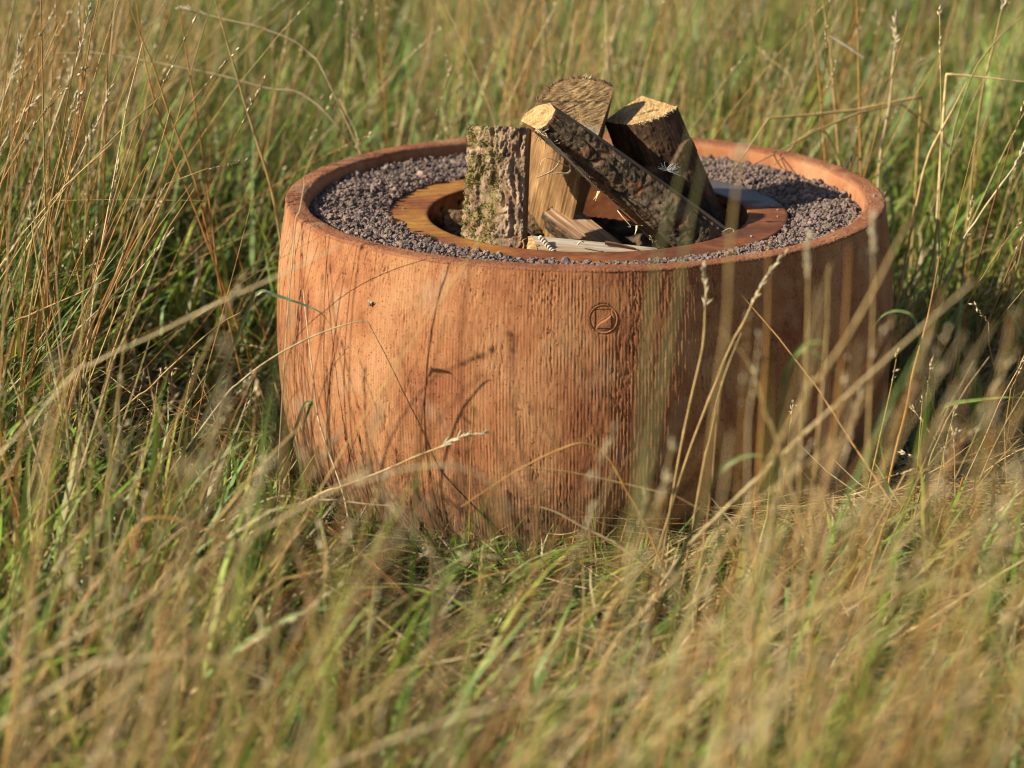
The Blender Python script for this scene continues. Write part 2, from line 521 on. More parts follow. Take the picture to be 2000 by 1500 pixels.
# the maker's mark sits in a smooth spot of the wall
E0 = at_y(1178, 623, -0.6)
for _ in range(4):
    th0 = math.atan2(E0[1], E0[0]); rz = np.interp(E0[2], pr[:, 1], pr[:, 0])
    E0 = at_y(1178, 623, math.sin(th0) * rz)
de = np.hypot((T - th0) * rz, zz - E0[2])
mk = np.clip((de - 0.029) / 0.006, 0, 1)
d = d * (0.15 + 0.85 * mk) - 0.004 * (de < 0.0255)
fade = np.clip((0.5335 - zz) / 0.0015, 0, 1)
d = d * fade
rr_ = rad + d
V = np.stack([rr_ * np.cos(T), rr_ * np.sin(T), zz], -1).reshape(-1, 3)
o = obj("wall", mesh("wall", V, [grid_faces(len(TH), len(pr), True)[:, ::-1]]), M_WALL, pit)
o['label'] = "ribbed and pitted orange terracotta wall"

rp = np.array([(0.5995, 0.5335), (0.5988, 0.5366), (0.5965, 0.5386), (0.592, 0.5394), (0.585, 0.5396), (0.578, 0.5396), (0.570, 0.5395), (0.5645, 0.5388), (0.5605, 0.5370), (0.5580, 0.5340)])
ip = np.array([(0.5580, 0.5340), (0.5560, 0.5290), (0.5545, 0.522), (0.5535, 0.512), (0.5525, 0.49), (0.552, 0.45)])
rq = np.vstack([spline(rp, 44), spline(ip, 12)[1:]])
TH2 = ang(1350, 560)
T, K = np.meshgrid(TH2, np.arange(len(rq)), indexing='ij')
s = T * 0.58
dd = (fbm(s * 330, K * 0.45, seed=81, oct=2) - 0.5) * 0.0022 + (fbm(s * 16, K * 0.06, seed=83) - 0.5) * 0.0045
dd -= 0.0022 * np.clip((vn(s * 260, K * 0.8, seed=85) - 0.90) * 8, 0, 1)
dd += 0.0006 * np.sin(620 * T + (fbm(s * 60, K * 0, seed=86) - 0.5) * 4) * np.clip(1 - np.abs(K - 3) / 6.0, 0, 1)
wgt = np.clip(K / 2.0, 0, 1) * np.where(K > 36, np.clip(1 - (K - 36) / 7.0, 0.12, 1), 1.0)
tang = np.gradient(rq, axis=0); nn = np.stack([-tang[:, 1], tang[:, 0]], 1); nn /= np.linalg.norm(nn, axis=1)[:, None]
if nn[20, 1] < 0: nn = -nn
dd = dd * wgt
r2 = rq[:, 0][K] + dd * nn[:, 0][K]; z2 = rq[:, 1][K] + dd * nn[:, 1][K]
V = np.stack([r2 * np.cos(T), r2 * np.sin(T), z2], -1)
o = obj("rim", mesh("rim", V[:, :44].reshape(-1, 3), [grid_faces(len(TH2), 44, True)[:, ::-1]]), M_RIM, pit)
o['label'] = "brick red rim with rough speckled flat top"
V = V[:, 43:]
o = obj("inner_face", mesh("inner_face", V.reshape(-1, 3), [grid_faces(len(TH2), V.shape[1], True)[:, ::-1]]), M_INNER, pit)
o['label'] = "smooth inner face of the rim above the gravel"

# maker's mark: a ring with a square letterform cut by an S curve
n = 120
a = np.linspace(-0.0268, 0.0268, n)
U, W = np.meshgrid(a, a, indexing='ij')
rr = np.hypot(U, W)
hgt = np.zeros_like(U)
def groove(dist, width, depth): return -depth * np.clip(1 - (dist / width) ** 2, 0, 1)
hgt += groove(np.abs(rr - 0.0232), 0.0023, 0.0013)
hgt += 0.0009 * np.exp(-((rr - 0.0256) / 0.0009) ** 2)
ins = (np.abs(W) < 0.0168) & (rr < 0.0225)
lft, rgt = -0.0135, 0.0148
hgt = np.where(ins, hgt + groove(np.abs(U - lft), 0.0016, 0.0016) + groove(np.abs(U - rgt), 0.0012, 0.0009), hgt)
q = np.clip((U - lft) / (rgt - lft), 0, 1)
curve = np.interp(q, [0, 0.06, 0.15, 0.3, 0.5, 0.7, 0.88, 1], [-0.0160, -0.0125, -0.0085, -0.0050, -0.0020, 0.0012, 0.0058, 0.0088])
inside = (U > lft) & (U < rgt) & (np.abs(W) < 0.0165)
lo = W - curve
hgt += np.where(inside, groove(np.abs(lo), 0.0014, 0.0012), 0)
hgt += np.where(inside & (lo < 0), 0.0017 * np.clip(-lo / 0.0035, 0, 1), 0) + np.where(inside & (lo > 0), -0.0009 * np.clip(lo / 0.004, 0, 1), 0)
hgt += np.where((np.abs(U) < 0.0145), groove(np.abs(np.abs(W) - 0.0170), 0.0012, 0.0012), 0)
hgt += (fbm(U * 900, W * 300, seed=5, oct=2) - 0.5) * 0.0007
zz = E0[2] + W; tt = th0 + U / rz
base = np.interp(zz, pr[:, 1], pr[:, 0]) + 0.0004
base = base + hgt - 0.004 * np.clip((rr - 0.0262) / 0.0005, 0, 1)
V = np.stack([base * np.cos(tt), base * np.sin(tt), zz], -1).reshape(-1, 3)
F = grid_faces(n, n); keep = (rr.reshape(-1)[F] < 0.0268).all(1)
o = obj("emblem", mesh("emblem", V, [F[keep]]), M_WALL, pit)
o['label'] = "small round maker's mark pressed into the wall"

# ------------------------------------------------------------------ steel fire ring set in the gravel
RC = np.array([0.0065, 0.0])
ZR = 0.501
ring = thing("fire_ring", "rusty brown steel ring insert around the logs, flat flange lying on gravel", "fire ring", (RC[0], RC[1], ZR))
def lathe(profile, n, mod=None):
    t = np.linspace(0, 2 * np.pi, n, endpoint=False)
    P = np.asarray(profile)
    r, z = P[None, :, 0] + 0 * t[:, None], P[None, :, 1] + 0 * t[:, None]
    V = np.stack([RC[0] + r * np.cos(t)[:, None], RC[1] + r * np.sin(t)[:, None], z], -1)
    return V, t
fp = [(0.3235, ZR - 0.005), (0.3225, ZR - 0.004), (0.3225, ZR - 0.001), (0.3235, ZR)] + [(r, ZR) for r in np.linspace(0.33, 0.395, 8)] + [(0.4005, ZR), (0.402, ZR - 0.0015), (0.402, ZR - 0.020)]
V, t = lathe(fp, 360)
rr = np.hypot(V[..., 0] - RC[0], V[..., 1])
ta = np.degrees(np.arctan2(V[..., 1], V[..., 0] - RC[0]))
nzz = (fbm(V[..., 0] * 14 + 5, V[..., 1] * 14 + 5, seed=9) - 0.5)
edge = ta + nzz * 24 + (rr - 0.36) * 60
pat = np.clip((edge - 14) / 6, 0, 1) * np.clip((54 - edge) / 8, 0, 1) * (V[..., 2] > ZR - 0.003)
# the plate is a touch uneven
V[..., 2] += np.where(V[..., 2] > ZR - 0.006, (fbm(V[..., 0] * 6 + 3, V[..., 1] * 6 + 3, seed=10) - 0.5) * 0.0024, 0)
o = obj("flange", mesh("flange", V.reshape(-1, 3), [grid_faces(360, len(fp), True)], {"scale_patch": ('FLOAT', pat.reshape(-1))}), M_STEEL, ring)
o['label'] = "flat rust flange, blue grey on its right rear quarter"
# perforated inner wall: a row of air holes under the flange
NH = 28
zc = ZR - 0.026; hr = 0.0062; half = 0.013
acc = Acc()
Rw = 0.3255
def cyl(a, z): return np.stack([RC[0] + Rw * np.cos(a), RC[1] + Rw * np.sin(a), z + 0 * a], -1)
for k in range(NH):
    a0 = 2 * np.pi * (k + 0.28) / NH; wa = np.pi / NH
    sq = []
    ho = []
    for q in range(16):
        an = 2 * np.pi * q / 16
        cx, cz = math.cos(an), math.sin(an)
        m_ = max(abs(cx), abs(cz))
        sq.append((a0 + wa * cx / m_, zc + half * cz / m_))
        ho.append((a0 + hr * cx / Rw, zc + hr * cz))
    # extra points keep the outer edge round
    sq = np.array(sq); ho = np.array(ho)
    mid = ho * 0.55 + sq * 0.45
    v = np.vstack([cyl(ho[:, 0], ho[:, 1]), cyl(mid[:, 0], mid[:, 1]), cyl(sq[:, 0], sq[:, 1])])
    # thickness of the sheet in the hole
    vi = cyl(ho[:, 0], ho[:, 1]); ctr = np.array([RC[0], RC[1], 0]); dirn = vi - ctr; dirn[:, 2] = 0; vi = vi + dirn / Rw * 0.004
    v = np.vstack([v, vi])
    i = np.arange(16); j = (i + 1) % 16
    f = np.vstack([np.stack([i, j, 16 + j, 16 + i], 1), np.stack([16 + i, 16 + j, 32 + j, 32 + i], 1), np.stack([48 + i, 48 + j, j, i], 1)])
    acc.add(v, f)
for (za, zb) in ((zc + half, ZR - 0.003), (ZR - 0.20, zc - half)):
    t = np.linspace(0, 2 * np.pi, 168, endpoint=False)
    v = np.stack([cyl(t, za), cyl(t, zb)], 1).reshape(-1, 3)
    acc.add(v, grid_faces(168, 2, True))
obj("inner_wall", acc.mesh("inner_wall"), M_STEEL, ring)
M_DARK_STEEL = mat_plain("dark_steel", (0.03, 0.022, 0.018), 0.9, 0.2)  # near-black steel for the fire bed and the sheet behind the holes
t = np.linspace(0, 2 * np.pi, 96, endpoint=False)
v = np.stack([np.stack([RC[0] + 0.350 * np.cos(t), RC[1] + 0.350 * np.sin(t), 0 * t + z], -1) for z in (ZR - 0.006, ZR - 0.2)], 1).reshape(-1, 3)
obj("hole_shade_sheet", mesh("hole_shade_sheet", v, [grid_faces(96, 2, True)]), M_DARK_STEEL, ring)  # dark sheet added behind the air holes so they look shaded inside
FLOOR = ZR - 0.115
v = np.vstack([[[RC[0], RC[1], FLOOR]], np.stack([RC[0] + 0.324 * np.cos(t), RC[1] + 0.324 * np.sin(t), 0 * t + FLOOR], -1)])
i = np.arange(96)
obj("fire_bed", mesh("fire_bed", v, [np.stack([0 * i, 1 + i, 1 + (i + 1) % 96], 1)]), M_DARK_STEEL, ring)

# ------------------------------------------------------------------ lava gravel between wall and ring
def ico():
    p = (1 + 5 ** 0.5) / 2
    v = np.array([(-1, p, 0), (1, p, 0), (-1, -p, 0), (1, -p, 0), (0, -1, p), (0, 1, p), (0, -1, -p), (0, 1, -p), (p, 0, -1), (p, 0, 1), (-p, 0, -1), (-p, 0, 1)], float)
    v /= np.linalg.norm(v[0])
    f = np.array([(0, 11, 5), (0, 5, 1), (0, 1, 7), (0, 7, 10), (0, 10, 11), (1, 5, 9), (5, 11, 4), (11, 10, 2), (10, 7, 6), (7, 1, 8), (3, 9, 4), (3, 4, 2), (3, 2, 6), (3, 6, 8), (3, 8, 9), (4, 9, 5), (2, 4, 11), (6, 2, 10), (8, 6, 7), (9, 8, 1)])
    return v, f
def ico2():
    v, f = ico(); v = list(map(tuple, v)); cache = {}; out = []
    def md(a, b):
        k = (min(a, b), max(a, b))
        if k not in cache:
            m = (np.array(v[a]) + np.array(v[b])) / 2; m /= np.linalg.norm(m); cache[k] = len(v); v.append(tuple(m))
        return cache[k]
    for a, b, c in f:
        x, y, z = md(a, b), md(b, c), md(c, a)
        out += [(a, x, z), (b, y, x), (c, z, y), (x, y, z)]
    return np.array(v), np.array(out)
IV, IF = ico2()
def gravel_z(x, y):
    r = np.hypot(x, y); a = np.arctan2(y, x)
    ri = np.hypot(x - RC[0], y - RC[1])
    right = np.clip((np.cos(a) - 0.45 * np.sin(a) - 0.1) / 0.9, 0, 1)          # lower along the right front of the flange
    z = ZR - 0.003 - 0.010 * right * np.clip(1 - (ri - 0.40) / 0.05, 0, 1) + 0.0095 * np.clip((ri - 0.405) / 0.06, 0, 1)
    z = z + (fbm(x * 9 + 40, y * 9 + 40, seed=91) - 0.5) * 0.014
    z = z + 0.004 * np.clip(-np.cos(a), 0, 1) + 0.003 * np.clip(-np.sin(a), 0, 1)
    return z
acc = Acc()
# stones on a jittered grid
st = 0.0063
gx, gy = np.meshgrid(np.arange(-0.56, 0.56, st), np.arange(-0.56, 0.56, st))
P = np.stack([gx.ravel(), gy.ravel()], 1) + R.uniform(-0.5, 0.5, (gx.size, 2)) * st * 0.95
r = np.hypot(P[:, 0], P[:, 1]); r_in = np.hypot(P[:, 0] - RC[0], P[:, 1])
P = P[(r < 0.5495) & (r_in > 0.4015)]
P = np.vstack([P, P[R.random(len(P)) < 0.28] + R.uniform(-1, 1, ((R.random(1) * 0).astype(int).size, 2)) * 0.0])
nst = len(P)
first = nst
sz = R.lognormal(0, 0.30, nst) * 0.0042
zc_ = gravel_z(P[:, 0], P[:, 1]) + R.uniform(-0.002, 0.003, nst)
top = R.random(nst) < 0.2
zc_ = zc_ + top * R.uniform(0.003, 0.008, nst)
P = P + top[:, None] * R.uniform(-0.004, 0.004, (nst, 2))
IV1, IF1 = ico()
for k in range(nst):
    big_ = sz[k] > 0.0056
    v, f_ = (IV, IF) if big_ else (IV1, IF1)
    v = v * (0.62 + 0.75 * R.random(len(v)))[:, None] * np.array([1, R.uniform(0.7, 1.0), R.uniform(0.65, 0.95)])
    a = R.uniform(0, 6.28, 2); ca, sa = math.cos(a[0]), math.sin(a[0]); cb_, sb_ = math.cos(a[1]), math.sin(a[1])
    v = np.stack([v[:, 0] * ca - v[:, 1] * sa, v[:, 0] * sa + v[:, 1] * ca, v[:, 2]], 1)
    v = np.stack([v[:, 0], v[:, 1] * cb_ - v[:, 2] * sb_, v[:, 1] * sb_ + v[:, 2] * cb_], 1) * sz[k]
    g = R.uniform(0.68, 1.22)
    c = np.array([0.215, 0.160, 0.138]) * g * (1 + R.uniform(-0.08, 0.08, 3))
    if R.random() < 0.07: c = np.array([0.32, 0.22, 0.17]) * R.uniform(0.9, 1.2)
    acc.add(v + np.array([P[k, 0], P[k, 1], zc_[k]]), t=f_, c=c)
# bed below the stones
t = np.linspace(0, 2 * np.pi, 180, endpoint=False); rs = np.linspace(0.38, 0.5520, 14)
TT, RR = np.meshgrid(t, rs, indexing='ij')
bx, by = RR * np.cos(TT), RR * np.sin(TT)
acc.add(np.stack([bx, by, gravel_z(bx, by) - 0.007], -1).reshape(-1, 3), q=grid_faces(180, 14, True), c=(0.10, 0.075, 0.07))
o = obj("lava_gravel", acc.mesh("lava_gravel", smooth=False), M_LAVA)
tag(o, "grey brown crumbly lava gravel filling the space between wall and steel ring", kind='stuff')

# ------------------------------------------------------------------ firewood
MB_MOSS = mat_bark("mossy_bark", (0.085, 0.053, 0.034), (0.235, 0.155, 0.098), (0.44, 0.325, 0.22), moss=1, orange=0.32)
MB_DARK = mat_bark("dark_bark", (0.026, 0.019, 0.013), (0.075, 0.053, 0.033), (0.17, 0.125, 0.078), orange=0.42, lich=0.3)
MB_BROWN = mat_bark("brown_bark", (0.05, 0.030, 0.016), (0.13, 0.082, 0.042), (0.24, 0.16, 0.085), orange=0.2)
MB_RED = mat_bark("red_bark", (0.055, 0.027, 0.02), (0.14, 0.072, 0.05), (0.25, 0.15, 0.11), orange=0.4)
MS_TAN = mat_split("split_tan_wood", (0.14, 0.075, 0.03), (0.34, 0.20, 0.085), (0.50, 0.32, 0.15), (0.17, 0.085, 0.036), 0.3)
MS_PINK = mat_split("split_pale_wood", (0.17, 0.10, 0.06), (0.34, 0.22, 0.135), (0.48, 0.33, 0.21), (0.16, 0.08, 0.042), 0.12)
MS_GREY = mat_split("split_weathered_wood", (0.22, 0.165, 0.115), (0.46, 0.39, 0.31), (0.68, 0.60, 0.49), (0.40, 0.25, 0.12), 0.2)
MS_DARK = mat_split("stained_dark_wood", (0.075, 0.04, 0.022), (0.165, 0.09, 0.046), (0.27, 0.155, 0.08), (0.028, 0.018, 0.012), 0.5)
ME_FRESH = mat_sawn("fresh_sawn_end", (0.29, 0.17, 0.065), (0.44, 0.285, 0.125), (0.56, 0.39, 0.19))
ME_OLD = mat_sawn("weathered_sawn_end", (0.19, 0.11, 0.048), (0.35, 0.225, 0.10), (0.54, 0.375, 0.185), (0.52, 0.50, 0.49))

def unit(a): a = np.asarray(a, float); return a / np.linalg.norm(a)

def build_log(label, poly, kinds, axis, length, mats, group="split logs heaped in the fire ring", bark_mat=MB_DARK, bark_th=0.006, bark_amp=0.006,
              step=0.0015, moss=False, taper=0.0, bend=(0, 0, 0), bulge=None, pith=None, greyfn=None, seed=0, split_amp=0.0022, end_amp=0.0012, jag=0.0):
    """poly: corners of the near sawn end (3D, in one plane). kinds[i]: 'b' bark or 's' split for corner i -> i+1."""
    poly = np.asarray(poly, float); axis = unit(axis); c0 = poly.mean(0)
    root = thing("firewood_log", label, "log", tuple(c0 + axis * length), group)
    nP = len(poly); bend = np.asarray(bend, float)
    e1 = unit(poly[1] - poly[0] - axis * np.dot(poly[1] - poly[0], axis)); e2 = np.cross(axis, e1)
    def sweep(base, nrm, t, off, dims):
        """base (n,3) section points, t (m,) along; off (n,m) outward"""
        S = (1 - taper * t / length)
        ctr = c0 + 0 * base
        P = ctr[:, None] + (base - c0)[:, None] * S[None, :, None] + axis * t[None, :, None]
        P = P + (bend * 1.0)[None, None] * (4 * (t / length) * (1 - t / length))[None, :, None]
        P = P + nrm[:, None] * off[:, :, None]
        return P
    # runs of equal kind
    start = next((i for i in range(nP) if kinds[i] != kinds[i - 1]), 0)
    runs = []; i = 0
    while i < nP:
        k = kinds[(start + i) % nP]; pts = [poly[(start + i) % nP]]
        while i < nP and kinds[(start + i) % nP] == k and (k == 'b' or len(pts) < 2):
            i += 1; pts.append(poly[(start + i) % nP])
        runs.append((k, np.array(pts)))
    boundary = []
    for ri, (k, pts) in enumerate(runs):
        ln = np.linalg.norm(np.diff(pts, axis=0), axis=1).sum()
        n = max(4, int(ln / step)); m = max(6, int(length / (step * 1.25)))
        B = spline(pts, n) if k == 'b' else spline(pts[[0, -1]], n)
        tg = np.gradient(B, axis=0); nr = np.cross(tg, axis); nr /= np.linalg.norm(nr, axis=1)[:, None] + 1e-12
        if ((B - c0) * nr).sum() < 0: nr = -nr
        t = np.linspace(0, length, m)
        s = np.concatenate([[0], np.cumsum(np.linalg.norm(np.diff(B, axis=0), axis=1))])
        SS, TT = np.meshgrid(s + 3.7 * ri + seed, t, indexing='ij')
        boundary.append(B[:-1])
        if k == 'b':
            wv = (fbm(SS * 25, TT * 14, seed=seed + 1) - 0.5) * 0.03
            r1 = 1 - np.abs(2 * vn((SS + wv) * 75, TT * 20 + SS * 6, seed=seed + 2) - 1)
            r2 = 1 - np.abs(2 * vn((SS + wv) * 120, TT * 62, seed=seed + 3) - 1)
            plates = np.clip(1.25 - 1.5 * np.clip(r1 - 0.55, 0, 1) * 2.2, 0, 1)
            off = bark_th + bark_amp * (plates - 0.7) - bark_amp * 0.5 * np.clip(r2 - 0.55, 0, 1) * 2 + bark_amp * 0.8 * (fbm(SS * 260, TT * 190, seed=seed + 4) - 0.5) + bark_amp * 0.55 * (np.floor(vn(SS * 210 + wv * 200, TT * 120, seed=seed + 14) * 4) / 4 - 0.4)
            off += bark_amp * 0.9 * (fbm(SS * 22, TT * 11, seed=seed + 5) - 0.5)
            if bulge is not None: off += bulge(SS - 3.7 * ri - seed, TT, ln)
            off = np.maximum(off, 0.0006)
            em = np.minimum(np.arange(n), np.arange(n)[::-1])[:, None] / 2.0
            off = off * np.clip(0.55 + 0.45 * em, 0, 1)
            # fold the shell in at all four borders so the bark has a thickness
            B2 = np.vstack([B[:1], B, B[-1:]]); nr2 = np.vstack([nr[:1], nr, nr[-1:]])
            t2 = np.concatenate([[0], t, [length]])
            off2 = np.pad(off, 1, constant_values=-0.0005)
            t2j = t2
            P = sweep(B2, nr2, t2j, off2, None)
            # ragged bark at the sawn end
            rag = (fbm(np.concatenate([[0], s, [s[-1]]]) * 120, np.zeros(n + 2), seed=seed + 6) - 0.45) * 0.006
            P[:, 1] += (axis[None] * np.maximum(rag, -0.002)[:, None])
            P[:, 0] += (axis[None] * np.maximum(rag, -0.002)[:, None])
            SS2 = np.pad(SS, 1, mode='edge'); TT2 = np.pad(TT, 1, mode='edge')
            at = {"co": ('FLOAT_VECTOR', np.stack([SS2, TT2, 0 * SS2], -1).reshape(-1, 3))}
            if moss:
                mo = moss(SS2 - 3.7 * ri - seed, TT2, ln)
                at["moss"] = ('FLOAT', mo.reshape(-1))
            f = grid_faces(n + 2, m + 2)
            bo = obj("bark", mesh("bark", P.reshape(-1, 3), [f], at), bark_mat, root)
            root_bark = (P, SS2 - 3.7 * ri - seed, TT2, nr2, ln)
        else:
            off = split_amp * 2.2 * (fbm(SS * 60, TT * 3.0, seed=seed + 7) - 0.5) + split_amp * (vn(SS * 260, TT * 9, seed=seed + 8) - 0.5) + split_amp * 2.5 * (fbm(SS * 12, TT * 5, seed=seed + 9) - 0.5)
            em = np.clip(np.minimum(np.arange(n), np.arange(n)[::-1])[:, None] / 3.0, 0, 1)
            off = off * em
            P = sweep(B, nr, t, off, None)
            at = {"co": ('FLOAT_VECTOR', np.stack([SS, TT, 0 * SS], -1).reshape(-1, 3))}
            obj("split_face", mesh("split_face", P.reshape(-1, 3), [grid_faces(n, m)], at), mats[0] if ri % 2 == 0 or len(mats) < 3 else mats[2], root)
    # sawn ends
    Bd = np.vstack(boundary)
    pc = c0 if pith is None else pith
    for end in (0, 1):
        tt = length * end
        K = 26 if end == 0 else 3
        M = len(Bd)
        S = (1 - taper * end)
        lam = np.linspace(1, 0.02, K)
        P = c0 + (Bd[:, None] - c0) * (lam[None, :, None] * S) + axis * tt
        u = (P - pc - axis * tt) @ e1; v_ = (P - pc - axis * tt) @ e2
        d_ = end_amp * 2 * (fbm((u * 0.58 - v_ * 0.81) * 300 + seed, (u * 0.81 + v_ * 0.58) * 55, seed=seed + 12) - 0.5) + end_amp * 1.6 * (fbm(u * 40, v_ * 40, seed=seed + 13) - 0.5)
        d_ = d_ * np.clip((1 - lam) * 12, 0, 1)[None, :]
        P = P - axis * d_[..., None]
        at = {"co": ('FLOAT_VECTOR', np.stack([u, v_, 0 * u], -1).reshape(-1, 3))}
        if greyfn is not None:
            px, py = project(P.reshape(-1, 3))
            at["grey"] = ('FLOAT', greyfn(u, v_).reshape(-1))
        f = grid_faces(M, K, True)
        obj("sawn_end", mesh("sawn_end", P.reshape(-1, 3), [f], at), mats[1], root)
    root['_b'] = 0
    del root['_b']
    return root

# --- mossy upright log at the left
bot = at_y(965, 480, -0.205); topc = at_y(976, 249, -0.150)
ax1 = unit(bot - topc); L1 = np.linalg.norm(bot - topc) + 0.10
ux = unit(RT - ax1 * (RT @ ax1)); wy = np.cross(ux, ax1); wy = wy if wy[1] > 0 else -wy
sec = [(0.053, -0.046), (0.030, -0.047), (0.0, -0.037), (-0.030, -0.020), (-0.048, -0.002), (-0.053, 0.016), (-0.050, 0.032), (-0.040, 0.045), (0.061, 0.045)]
kin = ['b'] * 7 + ['s', 's']
poly = [topc + ux * a + wy * b for a, b in sec]
def moss1(S, T, ln):
    n1 = fbm(S * 120, T * 85, seed=301)
    f = np.clip((S / ln - 0.24 + 0.35 * (fbm(S * 18, T * 9, seed=305) - 0.5)) * 5, 0, 1) * np.clip((n1 - 0.40) * 5, 0, 1)
    return np.clip(f, 0, 0.95)
log1 = build_log("upright log with thick mossy bark, standing at the left of the heap", poly, kin, ax1, L1, [MS_TAN, ME_OLD], bark_mat=MB_MOSS, bark_th=0.006, bark_amp=0.0085, step=0.0012, moss=moss1, taper=-0.07, seed=10)

# --- big log behind, weathered end towards the camera
A2 = at_y(1122, 226, -0.020); B2 = at_y(1082, 402, 0.115)
ax2 = unit(B2 - A2); L2 = np.linalg.norm(B2 - A2) + 0.03
pp = [(1049, 214), (1060, 188), (1086, 163), (1112, 155), (1141, 153), (1175, 160), (1200, 172), (1163, 280), (1146, 312), (1088, 268)]
kin = ['b'] * 6 + ['s', 's', 's', 's']
poly = [at_plane(x, y, A2, ax2) for x, y in pp]
pith2 = at_plane(1130, 330, A2, ax2)
def grey2(u, v):
    return np.clip((0.135 - np.hypot(u, v)) / 0.06, 0, 1)
log2 = build_log("big split log at the back with a weathered grey end face tilted to the camera", poly, kin, ax2, L2, [MS_TAN, ME_OLD], bark_mat=MB_RED, bark_th=0.004, bark_amp=0.005, pith=pith2, greyfn=grey2, seed=20, end_amp=0.002)

# --- long leaning log in front, fresh end upper left
A3 = at_y(1050, 228, -0.130); B3 = at_y(1352, 468, -0.110)
ax3 = unit(B3 - A3); L3 = np.linalg.norm(B3 - A3) + 0.085
cut3 = unit(np.array([-0.66, -0.52, 0.54]))
pp = [(1017, 236), (1025, 222), (1047, 207), (1074, 201), (1085, 214), (1077, 231), (1067, 244), (1051, 254)]
kin = ['s', 's', 's', 's', 'b', 'b', 'b', 's']
poly = [at_plane(x, y, A3, cut3) for x, y in pp]
def knot(S, T, ln):
    return 0.011 * np.exp(-(((T - 0.29) / 0.05) ** 2 + ((S - ln * 0.35) / 0.03) ** 2)) + 0.004 * np.clip((T - 0.10) / 0.3, 0, 1) - 0.004 * np.exp(-((T - 0.03) / 0.03) ** 2) * (S < ln * 0.6)
log3 = build_log("long dark barked log leaning down to the right with a fresh pale end", poly, kin, ax3, L3, [MS_TAN, ME_FRESH], bark_mat=MB_DARK, bark_th=0.004, bark_amp=0.0045, taper=-0.86, bulge=knot, seed=30, bend=(0, 0, 0.004))

# --- right log, fresh end up
A4 = at_y(1255, 216, 0.055)
ax4 = -unit(np.array([-0.365, -0.15, 0.91]))
pp = [(1180, 237), (1207, 242), (1237, 243), (1266, 236), (1300, 223), (1323, 209), (1289, 198), (1253, 187), (1214, 212)]
kin = ['s', 'b', 'b', 'b', 'b', 's', 's', 's', 's']
kin = ['b', 'b', 'b', 'b', 'b', 's', 's', 's', 's']
poly = [at_plane(x, y, A4, ax4) for x, y in pp]
def shelf(S, T, ln):
    # thick bark begins lower down, the upper part is bare stained wood
    edge = 0.075 + 0.05 * (1 - S / ln) + 0.012 * np.sin(S * 60)
    return 0.010 * np.clip((T - edge) / 0.004, 0, 1) - 0.003
log4 = build_log("thick log leaning from the right with a pale sawn top and dark stained front", poly, kin, ax4, 0.36, [MS_DARK, ME_FRESH], bark_mat=MS_DARK, bark_th=0.004, bark_amp=0.0022, bulge=shelf, taper=-0.06, seed=40)

# --- pale split piece lying in the middle
A5 = at_y(1080, 402, 0.00); B5 = at_y(1188, 486, -0.10)
ax5 = unit(B5 - A5); L5 = np.linalg.norm(B5 - A5) + 0.05
pp5 = [(1062, 416), (1101, 386)]
p0 = at_y(1062, 417, -0.02); p1 = at_y(1102, 386, 0.015)
fn = unit(np.cross(p1 - p0, ax5)); fn = fn if fn @ FW < 0 else -fn
pr_ = p1 - p0; pr_ = pr_ - ax5 * (pr_ @ ax5)
poly = [A5 - pr_ * 0.5, A5 + pr_ * 0.5, A5 + pr_ * 0.36 - fn * 0.045, A5 - pr_ * 0.2 - fn * 0.065]
log5 = build_log("pale pinkish split piece sloping in the middle under the leaning log", poly, ['s', 's', 'b', 'b'], ax5, L5, [MS_PINK, ME_OLD], bark_mat=MB_DARK, bark_th=0.003, bark_amp=0.003, seed=50, step=0.0016)

# --- front weathered piece behind the flange
A6 = at_y(1033, 483, -0.262); B6 = at_y(1246, 504, -0.262)
ax6 = unit(B6 - A6); L6 = np.linalg.norm(B6 - A6) + 0.03
poly = [at_y(1026, 500, -0.250), at_y(1031, 462, -0.252), at_y(1039, 460, -0.256), at_y(1058, 503, -0.286), at_y(1040, 524, -0.272)]
log6 = build_log("low weathered whitish split piece with curled shavings behind the front of the flange", poly, ['s', 's', 's', 'b', 'b'], ax6, L6, [MS_GREY, ME_FRESH, MS_GREY], bark_mat=MB_BROWN, bark_th=0.003, bark_amp=0.003, seed=60, split_amp=0.003)

# --- bark log lying across behind
def round_log(label, A, B, r, bm, em, seed, flat=1.0):
    ax = unit(B - A); u = unit(np.cross(ax, [0, 0, 1.0])); v = np.cross(u, ax)
    poly = [A + u * r * math.cos(a) + v * r * flat * math.sin(a) for a in np.linspace(0, 2 * np.pi, 12, endpoint=False)]
    return build_log(label, poly, ['b'] * 11 + ['s'], ax, np.linalg.norm(B - A), [MS_TAN, em], bark_mat=bm, bark_th=0.005, bark_amp=0.006, seed=seed, step=0.002)
zl = FLOOR + 0.048
log7 = round_log("brown bark log lying crosswise on the fire bed behind the mossy log", np.array([-0.288, 0.075, zl]), np.array([-0.012, 0.10, zl + 0.008]), 0.042, MB_BROWN, ME_OLD, 70)
log8 = round_log("blackish bark log lying deep under the leaning log", np.array([0.0, 0.055, FLOOR + 0.045]), np.array([0.25, -0.04, FLOOR + 0.045]), 0.040, MB_DARK, ME_OLD, 80)

